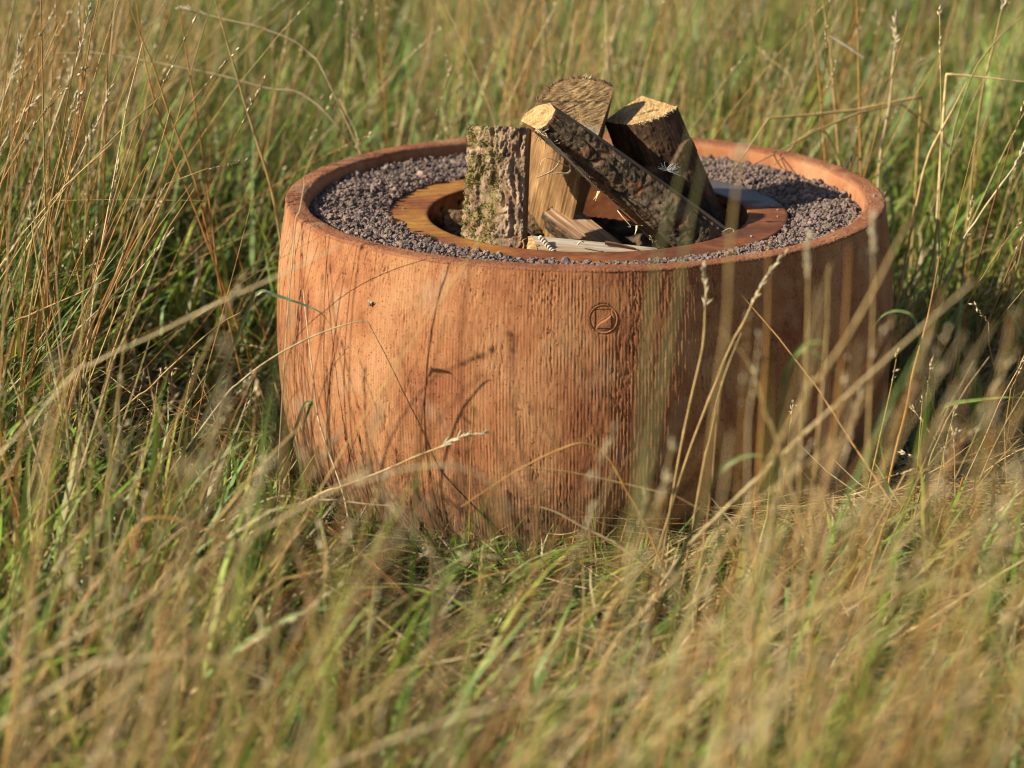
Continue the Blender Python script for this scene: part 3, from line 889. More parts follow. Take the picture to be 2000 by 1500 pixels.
# --- moss cushions on the upright log: many tiny leaves, one part
bark1 = [c for c in log1.children if c.name.startswith("bark")][0]
nv = len(bark1.data.vertices)
co = np.empty(nv * 3, np.float32); bark1.data.vertices.foreach_get("co", co); co = co.reshape(-1, 3)
mv = np.empty(nv, np.float32); bark1.data.attributes["moss"].data.foreach_get("value", mv)
nm = np.empty(nv * 3, np.float32); bark1.data.vertex_normals.foreach_get("vector", nm); nm = nm.reshape(-1, 3)
cand = np.where(mv > 0.35)[0]
cl = vn(co[:, 0] * 90, co[:, 2] * 90, seed=401)
cand = cand[R.random(len(cand)) < np.clip((cl[cand] - 0.25) * 1.6, 0, 1)]
pick = R.choice(cand, min(7000, len(cand)), replace=False)
if (nm[pick].mean(0) @ FW) > 0: nm = -nm
b = co[pick] + R.normal(0, 0.0006, (len(pick), 3))
d1 = nm[pick] + R.normal(0, 0.75, (len(pick), 3)) + np.array([0, 0, 0.35]); d1 /= np.linalg.norm(d1, axis=1)[:, None]
ln_ = R.uniform(0.002, 0.0058, len(pick))[:, None]
sd = np.cross(d1, R.normal(0, 1, (len(pick), 3))); sd /= np.linalg.norm(sd, axis=1)[:, None]
wd = R.uniform(0.0005, 0.0011, len(pick))[:, None]
v = np.stack([b - sd * wd * 0.6, b + sd * wd * 0.6, b + d1 * ln_ * 0.6 + sd * wd, b + d1 * ln_, b + d1 * ln_ * 0.6 - sd * wd], 1)
q = np.arange(len(pick))[:, None] * 5
acc = Acc()
cm = np.array([[0.19, 0.155, 0.04], [0.12, 0.125, 0.022], [0.30, 0.225, 0.09], [0.16, 0.10, 0.05]])[R.choice(4, len(pick), p=[0.35, 0.2, 0.27, 0.18])] * R.uniform(0.7, 1.3, (len(pick), 1))
acc.add(v.reshape(-1, 3), q=np.hstack([q + 0, q + 1, q + 2, q + 4]), t=np.hstack([q + 4, q + 2, q + 3]), c=np.repeat(cm, 5, 0))
obj("moss", acc.mesh("moss", False), M_MOSS, log1)['kind'] = 'stuff'

# --- splinters, frayed fibres and shavings
M_BFIB = mat_plain("bark_fibre", (0.20, 0.10, 0.06), 0.8, 0.2)
M_FIB = mat_plain("pale_wood_fibre", (0.70, 0.52, 0.30), 0.6, 0.3, 0, 200, 0.2)
def strand(name, pts, r0, r1, parent, n=16, flat=0.5, mat=M_FIB):
    P = spline(np.array(pts), n)
    V, F = tube(P, np.linspace(r0, r1, n), 5, flat)
    return obj(name, mesh(name, V, [F]), mat, parent)
y3 = -0.165
strand("splinter", [at_y(1094, 304, y3), at_y(1092, 318, y3 - 0.03), at_y(1080, 333, y3 - 0.055), at_y(1062, 342, y3 - 0.07), at_y(1046, 348, y3 - 0.08)], 0.0034, 0.0009, log3)
strand("splinter", [at_y(1110, 326, y3), at_y(1097, 320, y3 - 0.035), at_y(1080, 312, y3 - 0.055), at_y(1067, 309, y3 - 0.065), at_y(1058, 315, y3 - 0.07), at_y(1056, 322, y3 - 0.072)], 0.0019, 0.0008, log3)
strand("splinter", [at_y(1112, 322, y3), at_y(1114, 334, y3 - 0.03), at_y(1106, 339, y3 - 0.05), at_y(1092, 338, y3 - 0.06), at_y(1079, 339, y3 - 0.065)], 0.0030, 0.0008, log3)
for k in range(5):
    a = R.uniform(-6, 6); strand("splinter", [at_y(1168 + k, 374, y3 - 0.02), at_y(1166 + a * 0.4, 384, y3 - 0.026), at_y(1163 + a, 392 + R.uniform(-2, 6), y3 - 0.03)], 0.0016, 0.0004, log3)
strand("splinter", [at_y(1206, 411, y3 - 0.03), at_y(1216, 424, y3 - 0.04), at_y(1228, 437, y3 - 0.042), at_y(1232, 443, y3 - 0.04), at_y(1226, 443, y3 - 0.04)], 0.0012, 0.0006, log3)
strand("splinter", [at_y(1244, 441, y3 - 0.04), at_y(1243, 449, y3 - 0.045), at_y(1240, 458, y3 - 0.045)], 0.0030, 0.0006, log3)
strand("splinter", [at_y(1049, 252, -0.158), at_y(1072, 276, -0.166), at_y(1098, 300, -0.168), at_y(1128, 331, -0.166), at_y(1162, 364, -0.162)], 0.0050, 0.0018, log3, n=24, flat=0.6)
strand("splinter", [at_y(1056, 262, -0.166), at_y(1082, 290, -0.174), at_y(1112, 314, -0.170), at_y(1136, 336, -0.166)], 0.0022, 0.0012, log3, n=24)
strand("splinter", [at_y(1208, 409, -0.150), at_y(1236, 434, -0.148), at_y(1268, 462, -0.146), at_y(1290, 482, -0.144)], 0.0024, 0.0016, log3, n=24, mat=M_BFIB)
acc = Acc()
for k in range(130):
    f = R.random() ** 1.5
    px, py = 1050 + f * 250, 252 + f * 234 + (4 if f > 0.4 else 0)
    yy = -0.165 + 0.03 * f + R.uniform(-0.010, 0.004)
    p = at_y(px + R.normal(0, 2.2), py + R.normal(0, 2.2), yy)
    dr = unit(ax3 * R.uniform(-0.3, 1.2) + R.normal(0, 0.45, 3) + np.array([-0.2, -0.25, -0.35]))
    l_ = R.uniform(0.005, 0.018) * (1.3 if f < 0.35 else 0.6)
    P = spline(np.array([p, p + dr * l_ * 0.5 + R.normal(0, 0.0018, 3), p + dr * l_ + R.normal(0, 0.004, 3)]), 6)
    V, F = tube(P, np.linspace(R.uniform(0.0006, 0.0013), 0.0003, 6), 3)
    acc.add(V, q=F)
o = obj("frayed_fibre", acc.mesh("frayed_fibre"), M_FIB, log3); o['kind'] = 'stuff'
# fray on the fresh and old saw cuts
def fray(parent, pts, y, n, mat, L_=(0.003, 0.010), dirn=(0, -0.2, 0.6)):
    acc = Acc(); P0 = spline(np.array(pts, float), 200)
    for k in range(n):
        x, yv = P0[R.integers(200)]
        yd = y if np.isscalar(y) else np.interp(x, [pts[0][0], pts[-1][0]], y)
        p = at_y(x + R.normal(0, 1), yv + R.normal(0, 1), yd)
        d_ = unit(np.array(dirn) + R.normal(0, 0.7, 3)); l_ = R.uniform(*L_)
        V, F = tube(np.array([p - d_ * 0.002, p + d_ * l_ * 0.5, p + d_ * l_ + R.normal(0, 0.001, 3)]), [0.0008, 0.0006, 0.0002], 3)
        acc.add(V, q=F)
    o = obj("frayed_fibre", acc.mesh("frayed_fibre"), mat, parent); o['kind'] = 'stuff'
fray(log4, [(1232, 243), (1266, 236), (1300, 223), (1322, 209)], (-0.045, 0.0), 90, M_FIB, (0.002, 0.008), (0.1, -0.5, -0.2))
fray(log2, [(1052, 208), (1068, 180), (1086, 162), (1120, 153), (1160, 156), (1200, 170)], 0.0, 90, M_BFIB, (0.003, 0.010), (0, 0, 0.7))
fray(log2, [(1138, 152), (1154, 153)], 0.0, 22, M_FIB, (0.004, 0.010), (0.1, -0.1, 0.9))
for (dx, dy, l_) in ((-4, -16, 0.0022), (2, -15, 0.0018)):
    strand("splinter", [at_y(1050, 196, -0.005), at_y(1050 + dx * 0.5, 196 + dy * 0.5, -0.005), at_y(1050 + dx * 1.3, 196 + dy, -0.004)], l_, 0.0005, log2, mat=M_BFIB)
strand("splinter", [at_y(1017, 428, -0.16), at_y(1024, 440, -0.19), at_y(1036, 452, -0.20), at_y(1042, 460, -0.21)], 0.0016, 0.0022, log7, mat=M_FIB)
M_SHAV = mat_plain("wood_shaving", (0.62, 0.50, 0.37), 0.6, 0.3, 0, 160, 0.2)
for k in range(7):
    cx, cy = 1058 + k * 4.0, 466 + k * 4.4
    ctr = at_y(cx, cy, -0.268 - k * 0.001)
    r = 0.0052 + 0.0015 * R.random(); a = np.linspace(-0.6, 4.6 + R.random(), 18)
    rr = r * np.linspace(1, 0.72, 18)
    P = ctr + np.stack([rr * np.cos(a) * 0.9, -0.004 * np.sin(a * 0.5), rr * np.sin(a)], 1)
    wv = unit(np.array([0.75, -0.2, -0.5])) * R.uniform(0.0020, 0.0036)
    V = np.stack([P - wv, P + wv, P + wv * 0.95 + np.array([0, 0.0006, -0.0004]), P - wv * 0.95 + np.array([0, 0.0006, -0.0004])], 1)
    i = np.arange(17)[:, None] * 4
    F = np.vstack([np.hstack([i + a_, i + b_, i + b_ + 4, i + a_ + 4]) for a_, b_ in ((0, 1), (1, 2), (2, 3), (3, 0))])
    obj("shaving", mesh("shaving", V.reshape(-1, 3), [F]), M_SHAV, log6)
strand("splinter", [at_y(1022, 490, -0.275), at_y(1024, 478, -0.28), at_y(1021, 470, -0.28), at_y(1028, 466, -0.275)], 0.0030, 0.0010, log6, mat=mat_plain("rusty_bark_chip", (0.35, 0.16, 0.06), 0.8, 0.2))
strand("splinter", [at_y(1128, 478, -0.272), at_y(1134, 472, -0.28), at_y(1141, 473, -0.278)], 0.0022, 0.0010, log6, mat=M_SHAV)
strand("splinter", [at_y(1182, 474, -0.262), at_y(1205, 477, -0.262), at_y(1242, 486, -0.262)], 0.0045, 0.0020, log6, mat=M_BFIB)

# ------------------------------------------------------------------ small things lying about
M_PEB = mat_plain("pebble_stone", (0.27, 0.22, 0.21), 0.85, 0.25, 0, 300, 0.35)
def pebble(px, py, z, r, label):
    d_ = ray(px, py); p = CAM + d_ * ((z - CAM[2]) / d_[2])
    v = IV * (0.7 + 0.5 * R.random((len(IV), 1))) * np.array([1, 0.9, 0.75]) * r
    o = obj("loose_pebble", mesh("loose_pebble", v, [IF]), M_PEB)
    o.location = (p[0], p[1], z + r * 0.55)
    tag(o, label, "pebble", "stray gravel stones on the ring and rim")
pebble(1507, 405, ZR, 0.0044, "grey lava crumb on the right of the steel flange, largest of those there")
pebble(1519, 411, ZR, 0.0024, "tiny crumb near the outer edge of the flange, just below right of the largest crumb")
pebble(1519, 424, ZR, 0.0024, "tiny crumb on the sunny right flange near its outer edge, lowest of three")
pebble(1462, 356, ZR, 0.0036, "crumb on the blue grey rear part of the steel flange")
pebble(1468, 463, ZR, 0.0030, "crumb at the right front of the flange by its outer edge")
pebble(788, 408, ZR, 0.0030, "pale crumb on the orange left end of the flange")
pebble(773, 405, ZR, 0.0022, "smaller crumb at the far left edge of the flange")
pebble(1080, 506, ZR, 0.0030, "lava crumb on the front of the flange above the gravel")
pebble(1708, 384, H + 0.0, 0.0036, "grey crumb on top of the right end of the terracotta rim")
pebble(1701, 395, H + 0.0, 0.0024, "pale grit grain beside the grey crumb on the right rim")
pebble(1682, 424, H - 0.002, 0.0026, "pale grit grain on the right front rim below the others")
pebble(1623, 318, H - 0.002, 0.0020, "pale grit grain on the right rear rim in shade")

# moss scrap on the flange
acc = Acc()
mp = [(813, 469), (826, 466), (838, 467), (848, 469)]
mc = spline(np.array(mp, float), 60)
for k in range(420):
    x, y = mc[R.integers(60)]
    d_ = ray(x + R.normal(0, 1.2), y + R.normal(0, 1.2)); p = CAM + d_ * ((ZR - CAM[2]) / d_[2])
    p = p + np.array([0, R.normal(0, 0.004), R.uniform(0, 0.004)])
    dr = unit(R.normal(0, 0.6, 3) + np.array([0, 0, 0.8])); sd_ = unit(np.cross(dr, R.normal(0, 1, 3))); l_ = R.uniform(0.003, 0.007); w_ = 0.0009
    acc.add(np.array([p - sd_ * w_, p + sd_ * w_, p + dr * l_]), t=[[0, 1, 2]], c=np.array([0.075, 0.085, 0.02]) * R.uniform(0.5, 1.5))
o = obj("moss_scrap", acc.mesh("moss_scrap", False), M_MOSS)
tag(o, "small scrap of dark green moss lying on the left front of the steel flange", "moss")

# white feather caught between the logs
acc = Acc()
fc = at_y(1304, 334, -0.125)
for k in range(26):
    a = R.uniform(-0.5, 3.4); l_ = R.uniform(0.012, 0.028)
    dr = np.array([math.cos(a), R.uniform(-0.5, 0.1), math.sin(a) * 0.8 + 0.1]); dr = unit(dr)
    P = spline(np.array([fc, fc + dr * l_ * 0.5 + R.normal(0, 0.002, 3), fc + dr * l_ + R.normal(0, 0.003, 3)]), 6)
    V, F = tube(P, np.linspace(0.0005, 0.00018, 6), 3); acc.add(V, q=F)
o = obj("feather", acc.mesh("feather"), mat_plain("white_down", (0.42, 0.42, 0.43), 0.8, 0.2))
tag(o, "fluffy white down feather caught between the leaning log and the right log", "feather")

# greenbottle fly on the wall, head down
F0 = at_y(725, 592, -0.45)
for _ in range(5):
    th1 = math.atan2(F0[1], F0[0]); r1 = np.interp(F0[2], pr[:, 1], pr[:, 0]) + 0.0025
    F0 = at_y(725, 592, math.sin(th1) * r1)
out_ = np.array([math.cos(th1), math.sin(th1), 0]); tx = np.array([-math.sin(th1), math.cos(th1), 0])
fly = thing("fly", "tiny metallic green fly sitting on the left of the terracotta wall", "fly", tuple(F0))
up_ = unit(np.array([0, 0, 1.0]) + tx * 0.22)
sdv = np.cross(up_, out_)
def blob(c, ax_, l_, r_, n=12):
    t = np.linspace(-1, 1, 9); P = c + out_ * 0 + np.outer(t, ax_) * l_
    return tube(P, r_ * np.sqrt(np.clip(1 - t ** 2, 0.02, 1)), n)
M_FLYG = mat_plain("fly_green", (0.10, 0.22, 0.05), 0.25, 0.8, 0.7)
M_FLYD = mat_plain("fly_dark", (0.02, 0.02, 0.025), 0.35, 0.6)
V, F = blob(F0 + up_ * 0.0008 + out_ * 0.0018, up_, 0.0042, 0.0021); obj("abdomen", mesh("abdomen", V, [F]), M_FLYG, fly)
V, F = blob(F0 - up_ * 0.0034 + out_ * 0.0020, up_, 0.0024, 0.0019); obj("head", mesh("head", V, [F]), M_FLYD, fly)
M_WING = mat_plain("fly_wing", (0.32, 0.32, 0.30), 0.4, 0.4)
for s_ in (-1, 1):
    a0 = F0 - up_ * 0.0008 + out_ * 0.0032 + sdv * s_ * 0.0012
    dr = unit(up_ * 1 + sdv * s_ * 0.42); wv = np.cross(dr, out_)
    ts = np.linspace(0, 1, 8)
    P = a0 + np.outer(ts, dr) * 0.0078
    wd = 0.0013 * np.sin(np.pi * np.clip(ts * 0.85 + 0.1, 0, 1))
    V = np.stack([P - wv * wd[:, None], P + wv * wd[:, None], P + wv * wd[:, None] + out_ * 0.0002, P - wv * wd[:, None] + out_ * 0.0002], 1)
    i = np.arange(7)[:, None] * 4
    Fq = np.vstack([np.hstack([i + a_, i + b_, i + b_ + 4, i + a_ + 4]) for a_, b_ in ((0, 1), (1, 2), (2, 3), (3, 0))])
    obj("wing", mesh("wing", V.reshape(-1, 3), [Fq]), M_WING, fly)
    for q in (-1, 0, 1):
        b0 = F0 - up_ * 0.001 * (1 - q) + out_ * 0.0016
        P = np.array([b0, b0 + sdv * s_ * 0.003 + out_ * 0.0012 + up_ * q * 0.001, b0 + sdv * s_ * 0.0052 - out_ * 0.0022 + up_ * q * 0.0025])
        V, F = tube(P, [0.0003, 0.00025, 0.0002], 4); obj("leg", mesh("leg", V, [F]), M_FLYD, fly)

# ------------------------------------------------------------------ grass
G_GREEN = np.array([[0.175, 0.26, 0.030], [0.125, 0.22, 0.030], [0.23, 0.30, 0.045], [0.27, 0.28, 0.055], [0.11, 0.185, 0.04], [0.165, 0.255, 0.075]])
G_DRY = np.array([[0.50, 0.36, 0.16], [0.44, 0.27, 0.10], [0.38, 0.20, 0.07], [0.60, 0.47, 0.27], [0.30, 0.20, 0.10], [0.47, 0.37, 0.15]])
G_STALK = np.array([[0.48, 0.31, 0.115], [0.44, 0.24, 0.07], [0.36, 0.165, 0.05], [0.58, 0.43, 0.22], [0.40, 0.30, 0.10]])

def grow(root, L_, az, th0, kap, seg, wob=0.0, kink=0.0):
    """centre lines: root (n,3) -> (n,seg+1,3)"""
    n = len(root)
    P = [root.copy()]
    p = root.copy()
    kk = np.where(R.random(n) < kink, R.integers(1, max(2, seg), n), 99); kth = R.uniform(0.5, 1.5, n); kaz = R.normal(0, 1.0, n)
    for k in range(seg):
        t = (k + 0.5) / seg
        th = th0 + kap * t + (k >= kk) * kth
        a = az + (k >= kk) * kaz + (R.normal(0, wob, n) if wob else 0)
        st = (L_ / seg)
        p = p + np.stack([np.sin(th) * np.cos(a), np.sin(th) * np.sin(a), np.cos(th)], 1) * st[:, None]
        P.append(p.copy())
    return np.stack(P, 1)

def pit_ok(P, m=0.628):
    r = np.hypot(P[..., 0], P[..., 1])
    return ~((r < m) & (P[..., 2] < 0.60)).any(1) & (r[:, 0] > 0.60) & ~((r < 0.58)).any(1)

def sight_ok(P, frac):
    """keep the view of the pit's wall as open as it is in the photograph"""
    px, py = project(P.reshape(-1, 3)); px = px.reshape(P.shape[:2]); py = py.reshape(P.shape[:2])
    lim = np.interp(px, [150, 215, 300, 520, 600, 720, 1000, 1250, 1330, 1420, 1600, 1720, 1790, 1850], [-200, 560, 640, 690, 900, 1020, 1038, 1026, 975, 910, 860, 720, 480, -200])
    front = P[:, 0, 1] < 0.15
    bad = ((py < lim) & (P[..., 1] < 0.15)).any(1) & front
    return ~bad | (R.random(len(P)) < frac)

def zone(n, d0, d1, margin=0.3, spread=0.2):
    D = np.sqrt(R.uniform(d0 ** 2, d1 ** 2, n))
    hw = D * spread + margin
    x = R.uniform(-1, 1, n) * hw - D * YAW
    return np.stack([x, D + CAM[1]], 1)

def clumped(n, d0, d1, per=26, sig=0.055, frac=0.75, **kw):
    nc = max(1, int(n * frac / per))
    C = zone(nc, d0, d1, **kw)
    k = R.integers(0, nc, int(n * frac))
    cl = C[k] + R.normal(0, sig, (len(k), 2))
    un = zone(n - len(k), d0, d1, **kw)
    return np.vstack([cl, un])

def field(xy):
    x, y = xy[:, 0], xy[:, 1]
    dry = fbm(x * 1.1 + 20, y * 1.1 + 20, seed=501, oct=2)
    laz = (fbm(x * 0.9 + 70, y * 0.9 + 70, seed=503, oct=2) - 0.5) * 7.0
    hh = fbm(x * 1.7 + 30, y * 1.7 + 30, seed=505, oct=2)
    return dry, laz, hh

def lowness(xy):
    """height factor: trampled around the front of the pit and in the hollow at its left"""
    x, y = xy[:, 0], xy[:, 1]
    r = np.hypot(x, y)
    f = np.ones(len(xy))
    fr = np.clip((r - 0.60) / 0.6, 0, 1)
    side = np.clip((-y + 0.05) / 0.35, 0, 1)
    f = f * (1 - side * (1 - (0.22 + 0.78 * fr)))
    f = f * (1 - 0.72 * np.exp(-(((x + 0.88) / 0.24) ** 2 + ((y + 0.05) / 0.40) ** 2)))
    f = f * (1 - 0.72 * np.exp(-(((x - 0.80) / 0.40) ** 2 + ((y + 0.42) / 0.28) ** 2)))
    return f

def hollow(xy):
    return np.exp(-(((xy[:, 0] + 0.90) / 0.24) ** 2 + ((xy[:, 1] + 0.05) / 0.42) ** 2) ** 2)

def ribbons(acc, P, width, c0, c1, fold=True):
    n, m = P.shape[:2]
    t = np.linspace(0, 1, m)
    wp = width[:, None] * (np.clip(1.12 - t ** 2.2 * 1.1, 0.03, 1) * np.clip(0.55 + 2 * t, 0, 1))[None]
    d_ = P[:, -1] - P[:, 0]; a = np.arctan2(d_[:, 1], d_[:, 0]) + np.pi / 2 + R.normal(0, 0.7, n)
    tw = R.normal(0, 0.8, n)[:, None] * t[None]
    sd_ = np.stack([np.cos(a[:, None] + tw), np.sin(a[:, None] + tw), 0 * tw], -1)
    V = np.stack([P - sd_ * wp[..., None] * 0.5, P + sd_ * wp[..., None] * 0.5], 2)
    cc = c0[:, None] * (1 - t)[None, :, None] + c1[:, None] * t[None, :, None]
    cc = np.repeat(cc[:, :, None], 2, 2)
    b = (np.arange(n) * m * 2)[:, None] + (np.arange(m - 1) * 2)[None]
    F = np.stack([b, b + 1, b + 3, b + 2], -1).reshape(-1, 4)
    acc.add(V.reshape(-1, 3), q=F, c=cc.reshape(-1, 3))

def tubes3(acc, P, r0, r1, c0, c1):
    n, m = P.shape[:2]
    t = np.linspace(0, 1, m)
    rr = r0[:, None] * (1 - t) + r1[:, None] * t
    a = R.uniform(0, 6.28, n)
    s1 = np.stack([np.cos(a), np.sin(a), 0 * a], 1)[:, None]; s2 = np.stack([-np.sin(a), np.cos(a), 0 * a + 0.25], 1)[:, None]
    V = np.stack([P + rr[..., None] * (math.cos(q) * s1 + math.sin(q) * s2) for q in (0, 2.094, 4.189)], 2)
    cc = np.repeat((c0[:, None] * (1 - t)[None, :, None] + c1[:, None] * t[None, :, None])[:, :, None], 3, 2)
    b = (np.arange(n) * m * 3)[:, None, None] + (np.arange(m - 1) * 3)[None, :, None]; j = np.arange(3)[None, None]
    F = np.stack([b + j, b + (j + 1) % 3, b + 3 + (j + 1) % 3, b + 3 + j], -1).reshape(-1, 4)
    acc.add(V.reshape(-1, 3), q=F, c=cc.reshape(-1, 3))

def spikelets(acc, P, col, per, size, spread=0.55, span=0.35):
    """seed heads along the last part of centre lines P (n,m,3)"""
    n, m = P.shape[:2]
    tip = P[:, -1]; dr = P[:, -1] - P[:, -2]; seglen = np.linalg.norm(dr, axis=1); dr = dr / seglen[:, None]
    tot = np.linalg.norm(np.diff(P, axis=1), axis=2).sum(1)
    for k in range(per):
        f = R.uniform(0, 1, n)
        b = tip - dr * (np.minimum(tot * span, seglen * 1.0) * f)[:, None]
        d_ = dr + R.normal(0, spread, (n, 3)) * 0.5; d_ /= np.linalg.norm(d_, axis=1)[:, None]
        l_ = (size * R.uniform(0.6, 1.3, n) * (0.6 + 0.4 * (1 - f)))[:, None]
        s_ = np.cross(d_, R.normal(0, 1, (n, 3))); s_ /= np.linalg.norm(s_, axis=1)[:, None]
        w_ = l_ * 0.16
        s2 = np.cross(d_, s_)
        V = np.stack([b, b + d_ * l_ * 0.45 + s_ * w_, b + d_ * l_ * 0.45 - s_ * w_ * 0.6 + s2 * w_, b + d_ * l_ * 0.45 - s_ * w_ * 0.6 - s2 * w_, b + d_ * l_], 1)
        q = (np.arange(n) * 5)[:, None]
        T_ = np.vstack([q + np.array([[0, 1, 2]]), q + np.array([[0, 2, 3]]), q + np.array([[0, 3, 1]]), q + np.array([[4, 2, 1]]), q + np.array([[4, 3, 2]]), q + np.array([[4, 1, 3]])])
        acc.add(V.reshape(-1, 3), t=T_, c=np.repeat(col * R.uniform(0.8, 1.2, (n, 1)), 5, 0))

ZONES = [  # d0, d1, density weight  (distance from the camera)
    (2.35, 3.3, 1.0), (3.3, 4.2, 1.0), (4.2, 5.0, 1.0), (5.0, 6.3, 1.05), (6.3, 7.6, 1.0), (7.6, 9.6, 0.62), (9.6, 13.5, 0.22), (13.5, 19, 0.06)]
def area(d0, d1): return (d0 + d1) * 0.2 * (d1 - d0) + 0.6 * (d1 - d0)

a_green, a_dry, a_stalk, a_lit = Acc(), Acc(), Acc(), Acc()
def lean_of(xy, laz, n, base, var):
    """the near grass leans over to the right, the left stand is upright, the far field is mixed"""
    fore = np.clip((-xy[:, 1] - 0.75) / 0.3, 0, 1) * np.clip((xy[:, 0] + 0.50) / 0.25, 0.1, 1)
    az = np.where(R.random(n) < fore * 0.75, R.normal(0.1, 0.6, n), laz + R.normal(0, 1.1, n))
    th = np.abs(R.normal(base, var, n)) + fore * np.abs(R.normal(0.5, 0.35, n))
    h = hollow(xy)
    az = np.where(R.random(n) < h, R.normal(0.2, 1.0, n) + np.pi * (R.random(n) < 0.3), az)
    return az, th + h * R.uniform(0.5, 1.25, n)
for d0, d1, wgt in ZONES:
    A_ = area(d0, d1) * wgt
    back = d0 > 6
    gap = lambda q, sd_: np.clip((fbm(q[:, 0] * 2.3 + 11, q[:, 1] * 2.3 + 11, seed=sd_, oct=2) - 0.35) * 4.2, 0.12, 1)
    # green blades
    n = int(A_ * (2300 if back else 1750))
    xy = clumped(n, d0, d1, per=18, sig=0.05)
    dry, laz, hh = field(xy)
    lw = lowness(xy)
    keep = R.random(n) < np.clip(1.2 - 1.5 * (dry - 0.38) - (0.3 if not back else 0) * (xy[:, 0] < -0.3), 0.2, 1) * gap(xy, 601) * ((1 - 0.25 * np.clip((0.05 - xy[:, 0] / (xy[:, 1] + 5.6)) / 0.12, 0, 1)) if back else 1)
    xy, dry, laz, hh, lw = xy[keep], dry[keep], laz[keep], hh[keep], lw[keep]; n = len(xy)
    Lb = R.uniform(0.18, 0.52, n) * (0.7 + 0.6 * hh) * lw * (1.15 if back else 0.95)
    az, th0 = lean_of(xy, laz, n, 0.18, 0.25); kap = np.abs(R.normal(1.0, 0.75, n))
    P = grow(np.stack([xy[:, 0], xy[:, 1], np.full(n, -0.01)], 1), Lb, az, th0, kap, 6, 0.18, 0.12)
    P[..., 2] = np.maximum(P[..., 2], -0.008)
    ok = pit_ok(P) & sight_ok(P, 0.02); P = P[ok]; n = len(P)
    c = G_GREEN[R.integers(0, len(G_GREEN), n)] * R.uniform(0.65, 1.5, (n, 1)) * (0.8 + 0.5 * fbm(P[:, 0, 0] * 3, P[:, 0, 1] * 3, seed=605, oct=2))[:, None] * (0.88 if back else 1.0)
    tipdry = R.random(n)[:, None] < 0.25
    c1 = np.where(tipdry, G_DRY[R.integers(0, 5, n)] * 0.9, c * 1.15)
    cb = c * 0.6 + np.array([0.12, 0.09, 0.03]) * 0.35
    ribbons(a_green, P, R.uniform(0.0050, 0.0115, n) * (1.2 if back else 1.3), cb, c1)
    # dry blades
    n = int(A_ * (420 if back else 340))
    xy = clumped(n, d0, d1, per=14)
    dry, laz, hh = field(xy); lw = lowness(xy)
    keep = R.random(n) < np.clip(0.75 + 2.0 * (dry - 0.42), 0.2, 1)
    xy, laz, hh, lw = xy[keep], laz[keep], hh[keep], lw[keep]; n = len(xy)
    Lb = R.uniform(0.12, 0.42, n) * (0.75 + 0.5 * hh) * lw
    az, th0 = lean_of(xy, laz, n, 0.45, 0.4); kap = R.normal(0.8, 1.1, n)
    P = grow(np.stack([xy[:, 0], xy[:, 1], np.full(n, -0.01)], 1), Lb, az, th0, kap, 5, 0.4, 0.2)
    P[..., 2] = np.maximum(P[..., 2], -0.008)
    ok = pit_ok(P) & sight_ok(P, 0.02); P = P[ok]; n = len(P)
    c = G_DRY[R.integers(0, len(G_DRY), n)] * R.uniform(0.65, 1.3, (n, 1))
    ribbons(a_dry, P, R.uniform(0.0030, 0.0080, n), c * 0.75, c)
    # tall stalks
    n = int(A_ * (235 if back else 200))
    xy = clumped(n, d0, d1, per=11, sig=0.06, frac=0.85)
    dry, laz, hh = field(xy); lw = lowness(xy)
    keep = R.random(n) < np.clip(0.50 + 2.4 * (dry - 0.44) + 0.35 * (xy[:, 0] < -0.35) + 0.2 * (xy[:, 0] > 0.5), 0.08, 1) * gap(xy, 603) * (1 - 0.93 * hollow(xy)) * (np.clip(1.0 - 3.2 * xy[:, 0] / (xy[:, 1] + 5.6), 0.6, 1.3) if back else 1)
    xy, laz, hh, lw = xy[keep], laz[keep], hh[keep], lw[keep]; n = len(xy)
    Lb = R.uniform(0.40, 1.0, n) * (0.8 + 0.4 * hh) * (0.25 + 0.75 * lw)
    az, th0 = lean_of(xy, laz * 0.5, n, 0.14, 0.22); kap = np.abs(R.normal(0.2, 0.25, n))
    P = grow(np.stack([xy[:, 0], xy[:, 1], np.full(n, -0.01)], 1), Lb, az, th0, kap, 6, 0.10, 0.13)
    P[..., 2] = np.maximum(P[..., 2], -0.008)
    pxr, _ = project(P[:, -1])
    veil = 0.09 + (0.10 + 0.30 * (pxr > 1230)) * (P[:, 0, 1] < -1.9)
    ok = pit_ok(P) & sight_ok(P, veil); P = P[ok]; n = len(P)
    c = G_STALK[R.integers(0, len(G_STALK), n)] * R.uniform(0.8, 1.25, (n, 1))
    green_base = R.random(n)[:, None] < 0.2
    cb = np.where(green_base, np.array([[0.18, 0.19, 0.05]]), c * 0.85)
    tubes3(a_stalk, P, R.uniform(0.0017, 0.0031, n), R.uniform(0.0008, 0.0013, n), cb, c)
    hd = R.random(n) < 0.42
    spikelets(a_stalk, P[hd], np.tile([[0.56, 0.46, 0.28]], (hd.sum(), 1)), 10, 0.016)
    # flattened litter
    n = int(A_ * 800)
    xy = zone(n, d0, d1)
    L_ = R.uniform(0.06, 0.34, n)
    az = R.uniform(0, 6.28, n); tilt = np.abs(R.normal(0.14, 0.18, n))
    z0 = R.uniform(0.0, 0.06, n)
    P = grow(np.stack([xy[:, 0], xy[:, 1], z0], 1), L_, az, np.pi / 2 - tilt, R.normal(0, 0.35, n), 3, 0.12)
    P[..., 2] = np.maximum(P[..., 2], 0.002)
    ok = pit_ok(P) & sight_ok(P, 0.0); P = P[ok]; n = len(P)
    isg = R.random(n)[:, None] < 0.22
    c = np.where(isg, G_GREEN[R.integers(0, 6, n)], G_DRY[R.integers(0, len(G_DRY), n)]) * R.uniform(0.6, 1.25, (n, 1))
    ribbons(a_lit, P, R.uniform(0.0026, 0.0062, n), c, c)
